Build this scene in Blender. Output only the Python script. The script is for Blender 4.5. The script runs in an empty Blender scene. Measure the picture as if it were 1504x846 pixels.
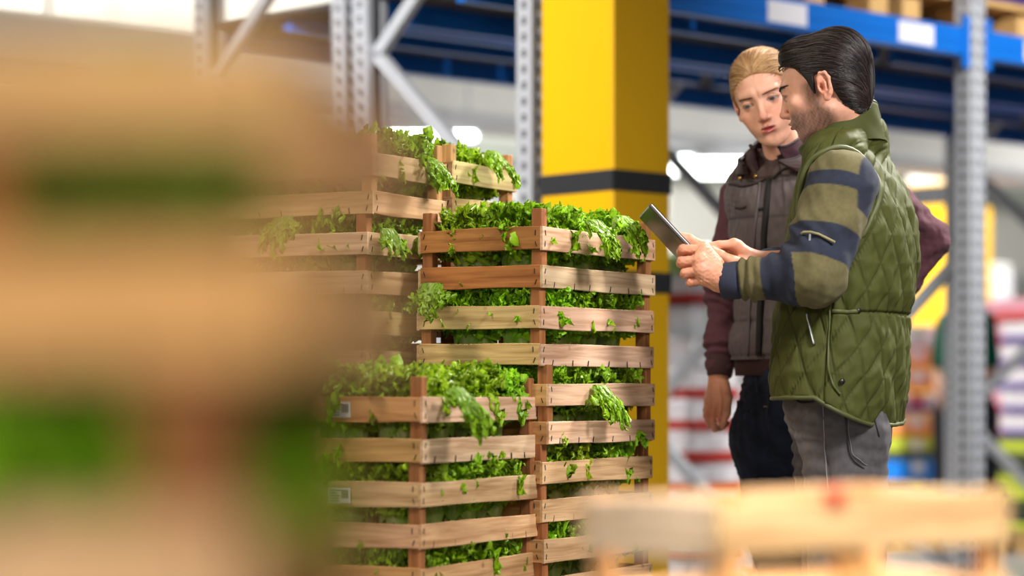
import bpy, math, random
import numpy as np
from mathutils import Vector, Matrix

# ------------------------------------------------------------------ camera, world, lamps
F = 3550.0          # focal length in pixels of a 1504 px wide frame (85 mm)
H = 1.02            # camera height
HY = 580.0          # horizon row
C = bpy.context.scene.collection
sc = bpy.context.scene

def at(px, py, d):
    """point seen at picture position (px, py), d metres in front of the camera"""
    return np.array([(px - 752.0) / F * d, d, H - (py - HY) / F * d])

cam_d = bpy.data.cameras.new('camera')
cam = bpy.data.objects.new('camera', cam_d); C.objects.link(cam)
cam.location = (0, 0, H); cam.rotation_euler = (math.pi / 2, 0, 0)
cam_d.sensor_width = 36.0; cam_d.lens = F * 36.0 / 1504.0
cam_d.shift_y = (HY - 423.0) / 1504.0
cam_d.clip_start = 0.05; cam_d.clip_end = 200
cam_d.dof.use_dof = True; cam_d.dof.focus_distance = 5.04; cam_d.dof.aperture_fstop = 1.8
sc.camera = cam

w = bpy.data.worlds.new('world'); sc.world = w; w.use_nodes = True
w.node_tree.nodes['Background'].inputs[0].default_value = (0.95, 0.97, 1.0, 1)
w.node_tree.nodes['Background'].inputs[1].default_value = 0.12

def lamp(name, loc, target, size, power, col, sy=None, spread=180):
    l = bpy.data.lights.new(name, 'AREA'); l.energy = power; l.color = col
    l.shape = 'RECTANGLE'; l.size = size; l.size_y = sy or size; l.spread = math.radians(spread)
    o = bpy.data.objects.new(name, l); C.objects.link(o)
    o.location = loc
    o.rotation_euler = (Vector(target) - Vector(loc)).to_track_quat('-Z', 'Y').to_euler()
    return o
WARM = (1.0, 0.90, 0.76); NEUT = (1.0, 0.97, 0.93)
lamp('hall_lamp_key', (-2.1, 3.6, 3.9), (0.2, 5.2, 1.1), 0.7, 84, WARM)
lamp('hall_lamp_right', (1.9, 3.2, 2.9), (0.5, 5.1, 1.0), 0.7, 19, NEUT, spread=70)
lamp('hall_lamp_rim', (2.4, 6.6, 3.6), (0.7, 5.1, 1.35), 0.6, 30, NEUT, spread=55)
lamp('fill_near', (-1.3, -0.6, 2.3), (-0.3, 0.9, 1.0), 0.6, 40, WARM)  # added front fill for the foreground crates, not a lamp of the hall
lamp('fill_near_right', (0.8, -0.5, 2.0), (-0.1, 0.9, 1.0), 0.5, 24, WARM)  # added fill that brightens the right end of the foreground stack
lamp('hall_lamp_middle', (0.9, 1.0, 3.4), (0.3, 2.3, 0.9), 0.6, 21, NEUT, spread=50)
lamp('fill_rack', (3.6, 5.4, 4.0), (2.1, 9.2, 1.9), 0.7, 38, NEUT, spread=55)  # added light to brighten the front faces of the racks
lamp('hall_lamp_rack_left', (-3.0, 4.6, 4.2), (-0.7, 8.2, 2.0), 0.7, 60, NEUT, spread=70)
lamp('hall_lamp_aisle', (0.5, 13.5, 5.6), (1.6, 15.5, 0.6), 3.0, 260, NEUT)
lamp('hall_lamp_back', (0.0, 15.0, 6.0), (0.5, 23.0, 3.0), 4.0, 1150, (1.0, 0.98, 0.95))
lamp('hall_lamp_back_right', (4.5, 16.0, 6.0), (4.5, 25.0, 3.0), 4.0, 960, (1.0, 0.98, 0.95))

sc.view_settings.view_transform = 'Standard'; sc.view_settings.look = 'None'
sc.view_settings.gamma = 1.0; sc.view_settings.exposure = 0.0
sc.view_settings.use_curve_mapping = False

# ------------------------------------------------------------------ helpers
def s2l(c):
    """8 bit sRGB triple to linear"""
    return tuple(((v / 255.0) / 12.92 if v <= 10 else ((v / 255.0 + 0.055) / 1.055) ** 2.4) for v in c[:3])

def tag(o, label=None, cat=None, group=None, kind=None):
    if label: o['label'] = label
    if cat: o['category'] = cat
    if group: o['group'] = group
    if kind: o['kind'] = kind
    return o

def empty(name, loc, rz=0.0, label=None, cat=None, group=None):
    o = bpy.data.objects.new(name, None); C.objects.link(o)
    o.location = loc; o.rotation_euler = (0, 0, rz); o.empty_display_size = 0.05
    return tag(o, label, cat, group)

def link(name, me, parent=None, loc=(0, 0, 0), rot=(0, 0, 0), color=None, scale=None):
    o = bpy.data.objects.new(name, me); C.objects.link(o)
    if parent is not None: o.parent = parent
    o.location = loc; o.rotation_euler = rot
    if color is not None: o.color = (color[0], color[1], color[2], 1)
    if scale is not None: o.scale = scale
    return o

def npmesh(name, V, Q, mat, colors=None, smooth=True):
    V = np.asarray(V, dtype=np.float32); 
    me = bpy.data.meshes.new(name)
    if isinstance(Q, np.ndarray):
        n, k = Q.shape
        me.vertices.add(len(V)); me.vertices.foreach_set('co', V.ravel())
        me.loops.add(n * k); me.loops.foreach_set('vertex_index', Q.astype(np.int32).ravel())
        me.polygons.add(n); me.polygons.foreach_set('loop_start', np.arange(0, n * k, k, dtype=np.int32))
        me.update(calc_edges=True)
    else:
        me.from_pydata([tuple(v) for v in V], [], Q)
    me.validate()
    if smooth: me.polygons.foreach_set('use_smooth', np.ones(len(me.polygons), dtype=bool))
    if colors is not None:
        a = me.color_attributes.new('Col', 'FLOAT_COLOR', 'POINT')
        cc = np.ones((len(V), 4), dtype=np.float32); cc[:, :3] = colors
        a.data.foreach_set('color', cc.ravel())
    if mat is not None: me.materials.append(mat)
    me.update()
    return me

class MB:
    """collects simple shapes into one mesh"""
    def __init__(s): s.v = []; s.f = []
    def add(s, V, Fc):
        b = len(s.v); s.v += [tuple(map(float, p)) for p in V]; s.f += [tuple(i + b for i in f) for f in Fc]
    def box(s, c, size, R=None, bev=0.0):
        x, y, z = [k / 2.0 for k in size]
        if bev <= 0:
            V = [(-x,-y,-z),(x,-y,-z),(x,y,-z),(-x,y,-z),(-x,-y,z),(x,-y,z),(x,y,z),(-x,y,z)]
            Fc = [(0,3,2,1),(4,5,6,7),(0,1,5,4),(1,2,6,5),(2,3,7,6),(3,0,4,7)]
        else:
            b = bev; V = []; Fc = []
            idx = {}
            for sx in (-1, 1):
                for sy in (-1, 1):
                    for sz in (-1, 1):
                        for ax in range(3):
                            p = [sx * (x - b), sy * (y - b), sz * (z - b)]
                            p[ax] = (sx * x, sy * y, sz * z)[ax]
                            idx[(sx, sy, sz, ax)] = len(V); V.append(tuple(p))
            g = lambda a, b_, c_, ax: idx[(a, b_, c_, ax)]
            for sg in (-1, 1):
                q = [g(sg,-1,-1,0), g(sg,1,-1,0), g(sg,1,1,0), g(sg,-1,1,0)]; Fc.append(tuple(q if sg > 0 else q[::-1]))
                q = [g(-1,sg,-1,1), g(-1,sg,1,1), g(1,sg,1,1), g(1,sg,-1,1)]; Fc.append(tuple(q if sg > 0 else q[::-1]))
                q = [g(-1,-1,sg,2), g(1,-1,sg,2), g(1,1,sg,2), g(-1,1,sg,2)]; Fc.append(tuple(q if sg > 0 else q[::-1]))
            for sa in (-1, 1):
                for sb in (-1, 1):
                    Fc.append((g(sa,sb,-1,0), g(sa,sb,-1,1), g(sa,sb,1,1), g(sa,sb,1,0)))
                    Fc.append((g(sa,-1,sb,0), g(sa,-1,sb,2), g(sa,1,sb,2), g(sa,1,sb,0)))
                    Fc.append((g(-1,sa,sb,1), g(-1,sa,sb,2), g(1,sa,sb,2), g(1,sa,sb,1)))
            for sx in (-1, 1):
                for sy in (-1, 1):
                    for sz in (-1, 1):
                        Fc.append((g(sx,sy,sz,0), g(sx,sy,sz,1), g(sx,sy,sz,2)))
        if R is not None: V = [tuple(R @ Vector(p)) for p in V]
        s.add([(p[0] + c[0], p[1] + c[1], p[2] + c[2]) for p in V], Fc)
    def bar(s, a, b, wd, th, up=(0, 0, 1)):
        a = Vector(a); b = Vector(b); d = b - a; L = d.length; d.normalize()
        up = Vector(up); r = d.cross(up)
        if r.length < 1e-4: r = Vector((1, 0, 0))
        r.normalize(); u = r.cross(d)
        R = Matrix((d, r, u)).transposed()
        s.box(tuple((a + b) / 2), (L, wd, th), R)
    def tube(s, pts, r, n=8, cap=True):
        pts = [Vector(p) for p in pts]; rs = r if hasattr(r, '__len__') else [r] * len(pts)
        V = []; Fc = []; prev = None
        for i, p in enumerate(pts):
            d = (pts[min(i + 1, len(pts) - 1)] - pts[max(i - 1, 0)]).normalized()
            a = prev if prev is not None else (Vector((0, 0, 1)) if abs(d.z) < 0.9 else Vector((1, 0, 0)))
            a = (a - d * a.dot(d)).normalized(); prev = a; b = d.cross(a)
            for k in range(n):
                t = 2 * math.pi * k / n
                V.append(p + (a * math.cos(t) + b * math.sin(t)) * rs[i])
        for i in range(len(pts) - 1):
            for k in range(n):
                Fc.append((i * n + k, i * n + (k + 1) % n, (i + 1) * n + (k + 1) % n, (i + 1) * n + k))
        if cap:
            Fc.append(tuple(range(n))[::-1]); Fc.append(tuple((len(pts) - 1) * n + k for k in range(n)))
        s.add(V, Fc)
    def ball(s, c, r, n=10, m=7):
        r = r if hasattr(r, '__len__') else (r, r, r)
        V = [(c[0], c[1], c[2] + r[2])]
        for j in range(1, m):
            a = math.pi * j / m
            for k in range(n):
                t = 2 * math.pi * k / n
                V.append((c[0] + r[0] * math.sin(a) * math.cos(t), c[1] + r[1] * math.sin(a) * math.sin(t), c[2] + r[2] * math.cos(a)))
        V.append((c[0], c[1], c[2] - r[2])); Fc = []
        for k in range(n): Fc.append((0, 1 + k, 1 + (k + 1) % n))
        for j in range(m - 2):
            for k in range(n):
                a = 1 + j * n
                Fc.append((a + k, a + n + k, a + n + (k + 1) % n, a + (k + 1) % n))
        e = len(V) - 1; a = 1 + (m - 2) * n
        for k in range(n): Fc.append((a + k, e, a + (k + 1) % n))
        s.add(V, Fc)
    def mesh(s, name, mat, smooth=False): return npmesh(name, np.array(s.v), s.f, mat, smooth=smooth)
    def build(s, name, mat, parent=None, loc=(0, 0, 0), rot=(0, 0, 0), smooth=False, color=None):
        return link(name, s.mesh(name, mat, smooth), parent, loc, rot, color)

# ------------------------------------------------------------------ materials
def newmat(name):
    m = bpy.data.materials.new(name); m.use_nodes = True
    nt = m.node_tree; return m, nt, nt.nodes['Principled BSDF']

def plain(name, col, rough=0.6, metal=0.0, noise=0.0, nscale=30.0, bump=0.0, spec=0.5, emit=None):
    m, nt, b = newmat(name)
    b.inputs['Base Color'].default_value = (*s2l(col), 1); b.inputs['Roughness'].default_value = rough
    b.inputs['Metallic'].default_value = metal; b.inputs['Specular IOR Level'].default_value = spec
    tc = nt.nodes.new('ShaderNodeTexCoord')
    nz = nt.nodes.new('ShaderNodeTexNoise'); nz.inputs['Scale'].default_value = nscale; nz.inputs['Detail'].default_value = 4
    nt.links.new(tc.outputs['Object'], nz.inputs['Vector'])
    mp = nt.nodes.new('ShaderNodeMapRange'); mp.inputs[3].default_value = 1 - noise; mp.inputs[4].default_value = 1 + noise
    nt.links.new(nz.outputs['Fac'], mp.inputs[0])
    mx = nt.nodes.new('ShaderNodeVectorMath'); mx.operation = 'SCALE'; mx.inputs[0].default_value = s2l(col)
    nt.links.new(mp.outputs[0], mx.inputs['Scale']); nt.links.new(mx.outputs[0], b.inputs['Base Color'])
    if bump:
        bp = nt.nodes.new('ShaderNodeBump'); bp.inputs['Strength'].default_value = bump; bp.inputs['Distance'].default_value = 0.002
        nt.links.new(nz.outputs['Fac'], bp.inputs['Height']); nt.links.new(bp.outputs[0], b.inputs['Normal'])
    if emit:
        b.inputs['Emission Color'].default_value = (*s2l(col), 1); b.inputs['Emission Strength'].default_value = emit
    return m

def objcol(name, rough=0.6, metal=0.0, noise=0.08, nscale=20):
    """colour comes from the object's own colour"""
    m, nt, b = newmat(name); b.inputs['Roughness'].default_value = rough; b.inputs['Metallic'].default_value = metal
    oi = nt.nodes.new('ShaderNodeObjectInfo'); tc = nt.nodes.new('ShaderNodeTexCoord')
    nz = nt.nodes.new('ShaderNodeTexNoise'); nz.inputs['Scale'].default_value = nscale
    nt.links.new(tc.outputs['Object'], nz.inputs['Vector'])
    mp = nt.nodes.new('ShaderNodeMapRange'); mp.inputs[3].default_value = 1 - noise; mp.inputs[4].default_value = 1 + noise
    nt.links.new(nz.outputs['Fac'], mp.inputs[0])
    mx = nt.nodes.new('ShaderNodeVectorMath'); mx.operation = 'SCALE'
    nt.links.new(oi.outputs['Color'], mx.inputs[0]); nt.links.new(mp.outputs[0], mx.inputs['Scale'])
    nt.links.new(mx.outputs[0], b.inputs['Base Color'])
    return m

def wood():
    m, nt, b = newmat('crate_wood'); N = nt.nodes.new; L = nt.links.new
    tc = N('ShaderNodeTexCoord'); oi = N('ShaderNodeObjectInfo')
    sc1 = N('ShaderNodeVectorMath'); sc1.operation = 'SCALE'; sc1.inputs[0].default_value = (13, 7, 5)
    L(oi.outputs['Random'], sc1.inputs['Scale'])
    ad = N('ShaderNodeVectorMath'); ad.operation = 'ADD'; L(tc.outputs['Object'], ad.inputs[0]); L(sc1.outputs[0], ad.inputs[1])
    mp = N('ShaderNodeMapping'); mp.inputs['Scale'].default_value = (5, 90, 90); L(ad.outputs[0], mp.inputs['Vector'])
    n1 = N('ShaderNodeTexNoise'); n1.inputs['Scale'].default_value = 1.0; n1.inputs['Detail'].default_value = 5; n1.inputs['Distortion'].default_value = 0.6
    L(mp.outputs[0], n1.inputs['Vector'])
    mp2 = N('ShaderNodeMapping'); mp2.inputs['Scale'].default_value = (2.0, 9, 9); L(ad.outputs[0], mp2.inputs['Vector'])
    n2 = N('ShaderNodeTexNoise'); n2.inputs['Scale'].default_value = 1.5; n2.inputs['Detail'].default_value = 3; L(mp2.outputs[0], n2.inputs['Vector'])
    r1 = N('ShaderNodeValToRGB'); e = r1.color_ramp.elements
    e[0].position = 0.30; e[0].color = (0.62, 0.50, 0.38, 1); e[1].position = 0.62; e[1].color = (1.08, 1.05, 1.0, 1)
    L(n1.outputs['Fac'], r1.inputs[0])
    r2 = N('ShaderNodeMapRange'); r2.inputs[1].default_value = 0.3; r2.inputs[2].default_value = 0.7; r2.inputs[3].default_value = 0.80; r2.inputs[4].default_value = 1.12
    L(n2.outputs['Fac'], r2.inputs[0])
    # knots and dirt specks
    vo = N('ShaderNodeTexVoronoi'); vo.inputs['Scale'].default_value = 9.0; L(ad.outputs[0], vo.inputs['Vector'])
    kr = N('ShaderNodeMapRange'); kr.inputs[1].default_value = 0.02; kr.inputs[2].default_value = 0.075; kr.inputs[3].default_value = 0.5; kr.inputs[4].default_value = 1.0
    L(vo.outputs['Distance'], kr.inputs[0])
    m1 = N('ShaderNodeVectorMath'); m1.operation = 'MULTIPLY'; L(oi.outputs['Color'], m1.inputs[0]); L(r1.outputs[0], m1.inputs[1])
    m2 = N('ShaderNodeVectorMath'); m2.operation = 'SCALE'; L(m1.outputs[0], m2.inputs[0]); L(r2.outputs[0], m2.inputs['Scale'])
    m3 = N('ShaderNodeVectorMath'); m3.operation = 'SCALE'; L(m2.outputs[0], m3.inputs[0]); L(kr.outputs[0], m3.inputs['Scale'])
    L(m3.outputs[0], b.inputs['Base Color'])
    bp = N('ShaderNodeBump'); bp.inputs['Strength'].default_value = 0.5; bp.inputs['Distance'].default_value = 0.0015
    L(n1.outputs['Fac'], bp.inputs['Height']); L(bp.outputs[0], b.inputs['Normal'])
    b.inputs['Roughness'].default_value = 0.72; b.inputs['Specular IOR Level'].default_value = 0.3
    return m

def leafmat():
    m, nt, b = newmat('lettuce_leaf'); N = nt.nodes.new; L = nt.links.new
    at_ = N('ShaderNodeAttribute'); at_.attribute_name = 'Col'
    oi = N('ShaderNodeObjectInfo')
    mr = N('ShaderNodeMapRange'); mr.inputs[3].default_value = 0.72; mr.inputs[4].default_value = 1.2; L(oi.outputs['Random'], mr.inputs[0])
    tc = N('ShaderNodeTexCoord'); nz = N('ShaderNodeTexNoise'); nz.inputs['Scale'].default_value = 55; nz.inputs['Detail'].default_value = 3
    L(tc.outputs['Object'], nz.inputs['Vector'])
    m2 = N('ShaderNodeMapRange'); m2.inputs[3].default_value = 0.75; m2.inputs[4].default_value = 1.25; L(nz.outputs['Fac'], m2.inputs[0])
    mm = N('ShaderNodeMath'); mm.operation = 'MULTIPLY'; L(mr.outputs[0], mm.inputs[0]); L(m2.outputs[0], mm.inputs[1])
    s = N('ShaderNodeVectorMath'); s.operation = 'SCALE'; L(at_.outputs['Color'], s.inputs[0]); L(mm.outputs[0], s.inputs['Scale'])
    ml = N('ShaderNodeVectorMath'); ml.operation = 'MULTIPLY'; L(s.outputs[0], ml.inputs[0]); L(oi.outputs['Color'], ml.inputs[1])
    L(ml.outputs[0], b.inputs['Base Color']); b.inputs['Roughness'].default_value = 0.38
    tr = N('ShaderNodeBsdfTranslucent'); L(ml.outputs[0], tr.inputs['Color'])
    bp = N('ShaderNodeBump'); bp.inputs['Strength'].default_value = 0.4; bp.inputs['Distance'].default_value = 0.002
    L(nz.outputs['Fac'], bp.inputs['Height']); L(bp.outputs[0], b.inputs['Normal'])
    mix = N('ShaderNodeMixShader'); mix.inputs[0].default_value = 0.38
    L(b.outputs[0], mix.inputs[1]); L(tr.outputs[0], mix.inputs[2]); L(mix.outputs[0], nt.nodes['Material Output'].inputs[0])
    return m

def vcol(name, rough=0.7, spec=0.3, bump=0.0, bscale=400, sss=0.0, weave=False, sheen=0.0, colnoise=0.0, cscale=60):
    m, nt, b = newmat(name); N = nt.nodes.new; L = nt.links.new
    a = N('ShaderNodeAttribute'); a.attribute_name = 'Col'
    tc = N('ShaderNodeTexCoord'); nz = N('ShaderNodeTexNoise'); nz.inputs['Scale'].default_value = cscale; nz.inputs['Detail'].default_value = 5
    L(tc.outputs['Object'], nz.inputs['Vector'])
    mr = N('ShaderNodeMapRange'); mr.inputs[1].default_value = 0.3; mr.inputs[2].default_value = 0.7
    mr.inputs[3].default_value = 1 - colnoise; mr.inputs[4].default_value = 1 + colnoise; L(nz.outputs['Fac'], mr.inputs[0])
    s = N('ShaderNodeVectorMath'); s.operation = 'SCALE'; L(a.outputs['Color'], s.inputs[0]); L(mr.outputs[0], s.inputs['Scale'])
    L(s.outputs[0], b.inputs['Base Color'])
    b.inputs['Roughness'].default_value = rough; b.inputs['Specular IOR Level'].default_value = spec
    if sss:
        b.inputs['Subsurface Weight'].default_value = sss; b.inputs['Subsurface Radius'].default_value = (1.0, 0.35, 0.2); b.inputs['Subsurface Scale'].default_value = 0.006
    if sheen: b.inputs['Sheen Weight'].default_value = sheen
    if bump:
        n2 = N('ShaderNodeTexNoise'); n2.inputs['Scale'].default_value = bscale; n2.inputs['Detail'].default_value = 2
        L(tc.outputs['Object'], n2.inputs['Vector'])
        bp = N('ShaderNodeBump'); bp.inputs['Strength'].default_value = bump; bp.inputs['Distance'].default_value = 0.001
        L(n2.outputs['Fac'], bp.inputs['Height']); L(bp.outputs[0], b.inputs['Normal'])
    return m

M = dict(
    wood=wood(), leaf=leafmat(),
    staple=plain('staple_steel', (60, 58, 62), 0.4, 0.8),
    paper=plain('label_paper', (215, 208, 205), 0.8), ink=plain('printing_ink', (95, 85, 90), 0.8),
    yellow=plain('yellow_paint', (236, 182, 0), 0.42, noise=0.03, nscale=3),
    black=plain('black_band', (45, 46, 50), 0.5),
    steel=plain('galvanised_steel', (186, 190, 198), 0.42, 0.2, noise=0.06, nscale=15),
    blue=plain('blue_paint', (0, 104, 200), 0.45, noise=0.04, nscale=6),
    white=plain('white_label', (225, 224, 232), 0.7),
    deck=plain('shelf_underside', (58, 52, 54), 0.8, noise=0.2, nscale=8),
    floor=None, wall=None,
    hole=plain('dark_slot', (92, 92, 98), 0.8),
    obj=objcol('printed_carton', 0.55), fruit=objcol('fruit_skin', 0.4),
    tube=plain('lamp_glow', (250, 255, 250), 0.5, emit=9.0),
    lampcase=plain('lamp_housing', (190, 192, 196), 0.5),
    pallet=plain('pallet_wood', (205, 165, 105), 0.75, noise=0.18, nscale=12, bump=0.3),
    duct=plain('white_painted_metal', (222, 222, 218), 0.5, noise=0.03, nscale=2),
)
def concrete():
    m, nt, b = newmat('floor_concrete'); N = nt.nodes.new; L = nt.links.new
    tc = N('ShaderNodeTexCoord'); nz = N('ShaderNodeTexNoise'); nz.inputs['Scale'].default_value = 1.3; nz.inputs['Detail'].default_value = 8
    L(tc.outputs['Object'], nz.inputs['Vector'])
    r = N('ShaderNodeValToRGB'); r.color_ramp.elements[0].color = (*s2l((118, 118, 120)), 1); r.color_ramp.elements[1].color = (*s2l((168, 166, 164)), 1)
    r.color_ramp.elements[0].position = 0.35; r.color_ramp.elements[1].position = 0.65
    L(nz.outputs['Fac'], r.inputs[0]); L(r.outputs[0], b.inputs['Base Color']); b.inputs['Roughness'].default_value = 0.35
    return m
M['floor'] = concrete()
M['wall'] = plain('white_wall_panel', (214, 214, 206), 0.6, noise=0.05, nscale=0.8)
# ------------------------------------------------------------------ the hall
U = np.array([0.743, 0.669, 0.0]); Vd = np.array([-0.669, 0.743, 0.0])   # the hall's two axes
RU = math.atan2(U[1], U[0])
R0 = at(1425, 580, 9.0) * np.array([1, 1, 0])                            # foot of a rack post
def uv(t, s, z=0.0):
    p = R0 + U * t + Vd * s; return (float(p[0]), float(p[1]), z)

def struct(mb, name, mat, rz=0.0, loc=(0, 0, 0)):
    o = mb.build(name, mat, None, loc, (0, 0, rz)); o['kind'] = 'structure'; return o
m = MB(); m.box((0, 14, -0.05), (44, 40, 0.1)); struct(m, 'floor', M['floor'])
m = MB(); m.box((0, 14, 7.55), (44, 40, 0.1)); struct(m, 'ceiling', M['wall'])
WS = 13.5                                                                # distance of the far wall along Vd
m = MB(); m.box((0, 0, 3.75), (46, 0.2, 7.5)); struct(m, 'wall_back', M['wall'], RU, uv(0, WS))
wall = bpy.data.objects['wall_back']
for i in range(16):                                                      # cladding panels of the far wall
    pm = MB(); pm.box((0, 0, 3.4), (2.32, 0.05, 6.8), bev=0.02)
    if i == 0: panel_me = pm.mesh('panel', M['wall'])
    link('panel', panel_me, wall, (-18.0 + i * 2.4, -0.125, 0.2))
m = MB(); m.box((0, 0, 0), (40, 0.12, 0.22)); struct(m, 'trim_1', plain('grey_green_rail', (160, 166, 158), 0.6), RU, uv(0, WS - 0.35, 3.55))
m = MB(); m.box((0, 0, 0), (40, 0.12, 0.16)); struct(m, 'trim_2', plain('grey_rail', (176, 178, 176), 0.6), RU, uv(0, WS - 0.35, 2.5))
m = MB(); m.box((0, 0, 0.004), (30, 0.13, 0.006)); struct(m, 'trim_3', M['yellow'], RU, tuple(np.array(at(1297, 806, 16.0)) * [1, 1, 0]))
m = MB(); m.box((0, 0, 0.004), (30, 0.13, 0.006)); struct(m, 'trim_4', M['yellow'], RU, uv(0, 1.9, 0))

# long white duct with end hoops under the ceiling of the aisle
t = empty('air_duct', uv(0, 4.2, 2.62), RU, 'long white painted duct running below the blue rack beams, far behind', 'duct')
m = MB(); m.box((0, 0, 0), (16, 0.30, 0.26), bev=0.03); m.build('duct_body', M['duct'], t)
m = MB(); m.box((0, -0.02, -0.16), (16, 0.34, 0.05)); m.build('lower_flange', M['lampcase'], t)
for k in range(6):
    m = MB(); m.tube([(-6.6 + k * 2.6, 0, 0.1), (-6.6 + k * 2.6, 0, 1.0), (-6.6 + k * 2.6, 0, 4.8)], 0.012, 6); m.build('hanger_rod', M['steel'], t)

# yellow pillars
def pillar(px, d, lab, bands, left=0.315, right=0.245, top=7.4):
    c = at(px, 580, d); cx = c + U * right / 2 + Vd * left / 2
    t = empty('pillar', (cx[0], cx[1], 0), RU, lab, 'pillar')
    m = MB(); m.box((0, 0, top / 2), (right, left, top), bev=0.006); m.build('shaft', M['yellow'], t)
    if top < 7: m = MB(); m.box((0, 0, top / 2 + 3.7), (right - 0.02, left - 0.02, 7.4 - top)); m.build('white_upper_shaft', M['duct'], t)
    for z0, z1 in bands:
        m = MB(); m.box((0, 0, (z0 + z1) / 2), (right + 0.006, left + 0.006, z1 - z0)); m.build('black_band', M['black'], t)
    return t
zb = lambda y, d: H - (y - HY) / F * d
pillar(900, 7.2, 'square yellow pillar with black bands beside the crates', [(zb(279, 7.2), zb(248, 7.2)), (zb(428, 7.2), zb(397, 7.2)), (0.0, 0.12)])
pillar(1402, 18.0, 'far yellow pillar partly hidden by the steel rack post', [(zb(300, 18.0), zb(268, 18.0))], 0.45, 0.45, 2.62)

# pallet rack
def upright(name_parent, t, s, z1=5.2):
    o = link('upright', UPR, name_parent, uv(t, s), (0, 0, RU))
    return o
mb = MB(); w_ = 0.088
mb.box((0, -0.033, 2.6), (w_, 0.004, 5.2)); mb.box((-w_/2, 0, 2.6), (0.004, 0.07, 5.2)); mb.box((w_/2, 0, 2.6), (0.004, 0.07, 5.2))
mb.box((-0.03, 0.035, 2.6), (0.025, 0.004, 5.2)); mb.box((0.03, 0.035, 2.6), (0.025, 0.004, 5.2)); mb.box((0, -0.036, 2.6), (0.02, 0.006, 5.2))
UPR = mb.mesh('upright', M['steel'])
mb = MB()
for k in range(100):
    z = 0.08 + k * 0.05
    for x in (-0.026, 0.026): mb.box((x, -0.0365, z), (0.013, 0.004, 0.026))
SLOT = mb.mesh('slots', M['hole'])
mb = MB()
for k in range(100):
    z = 0.08 + k * 0.05
    mb.box((w_ / 2 + 0.001, 0.0, z), (0.004, 0.02, 0.024)); mb.box((-w_ / 2 - 0.001, 0.0, z), (0.004, 0.02, 0.024))
SLOT2 = mb.mesh('side_slots', M['hole'])
DEP = 0.82; GAP = 0.12; ZB = 2.275; HB = 0.105; BAYL = 2.20
rack = []
for r_, s0 in enumerate((0.0, DEP + GAP)):
    t = empty('pallet_rack', uv(0, s0), 0, ('blue and steel pallet rack in front, carrying wooden pallets' if r_ == 0 else 'second blue and steel pallet rack standing back to back behind the first'), 'rack')
    rack.append(t)
    inv = Matrix.Translation(Vector(uv(0, s0))).inverted()
    def ch(o): o.parent = t; o.matrix_parent_inverse = inv; return o
    for tt in (-BAYL, 0.0, BAYL, 2 * BAYL):
        for s in (0.0, DEP):
            u_ = link('upright', UPR, None, uv(tt, s0 + s), (0, 0, RU + (math.pi if s else 0))); ch(u_)
            for me in (SLOT, SLOT2):
                q = link(me.name.split('.')[0], me, u_); q['kind'] = 'stuff'
        zz = 0.3; k = 0
        while zz < 4.6:                                                   # zig-zag bracing of the end frame
            a, b = ((0.04, DEP - 0.04) if k % 2 == 0 else (DEP - 0.04, 0.04))
            mb = MB(); mb.bar(uv(tt, s0 + a, zz), uv(tt, s0 + b, zz + 0.62), 0.03, 0.045); ch(mb.build('brace', M['steel'], None))
            zz += 0.62; k += 1
    for bay in range(-1, 2):
        mid = (bay + 0.5) * BAYL
        for s in (0.0, DEP):
            mb = MB(); mb.box((0, 0, HB / 2), (BAYL - 0.09, 0.05, HB), bev=0.004)
            mb.box((0, 0.0, HB * 0.5), (BAYL - 0.09, 0.056, 0.012))
            c_ = M['steel'] if (r_ == 1 and s > 0 and bay < -1) else M['blue']
            b_ = ch(mb.build('beam', c_, None, uv(mid, s0 + s, ZB), (0, 0, RU)))
            if r_ == 0 and s == 0.0:
                for e in (-1, 1):
                    mb = MB(); mb.box((e * (BAYL / 2 - 0.06), -0.03, 0.05), (0.05, 0.01, 0.19)); mb.build('beam_hook', M['blue'], b_)
                for px in (1148, 1337, 1520):
                    a = (px - 752) / F; tl = (a * R0[1] - R0[0]) / (U[0] - a * U[1])
                    if bay * BAYL < tl < (bay + 1) * BAYL:
                        mb = MB(); mb.box((tl - mid, -0.027, 0.052), (0.20, 0.004, 0.075), bev=0.001); mb.build('label_plate', M['white'], b_)
        for k in range(8):                                                # deck boards
            mb = MB(); mb.box((-BAYL / 2 + 0.14 + k * 0.28, DEP / 2, 0), (0.262, DEP - 0.06, 0.022))
            ch(mb.build('deck_board', M['deck'], None, uv(mid, s0, ZB + 0.085), (0, 0, RU)))
        mb = MB(); mb.box((0, DEP / 2, 0.05), (BAYL - 0.1, 0.04, 0.05)); ch(mb.build('deck_support', M['blue'], None, uv(mid, s0, ZB), (0, 0, RU)))

# pallets on the front rack
def pallet_parts():
    P = {}
    mb = MB(); mb.box((0, 0, 0), (0.80, 0.10, 0.022), bev=0.002); P['board'] = mb.mesh('top_board', M['pallet'])
    mb = MB(); mb.box((0, 0, 0), (0.10, 0.12, 0.078), bev=0.003); P['block'] = mb.mesh('block', M['pallet'])
    mb = MB(); mb.box((0, 0, 0), (0.80, 0.10, 0.02), bev=0.002); P['foot'] = mb.mesh('bottom_board', M['pallet'])
    return P
PP = pallet_parts()
def pallet(loc, rz, lab, group=None, sx=1.0, sy=1.0, sz=1.0):
    t = empty('pallet', loc, rz, lab, 'pallet', group)
    for k in range(6): link('top_board', PP['board'], t, (0, sy * (-0.30 + k * 0.12), sz * 0.131), scale=(sx, sy, sz))
    for y in (-0.29, 0, 0.29):
        for x in (-0.35, 0, 0.35): link('block', PP['block'], t, (sx * x, sy * y, sz * 0.059), scale=(sx, sy, sz))
        link('bottom_board', PP['foot'], t, (0, sy * y, sz * 0.010), scale=(sx, sy, sz))
    return t
zt = ZB + 0.105
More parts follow.
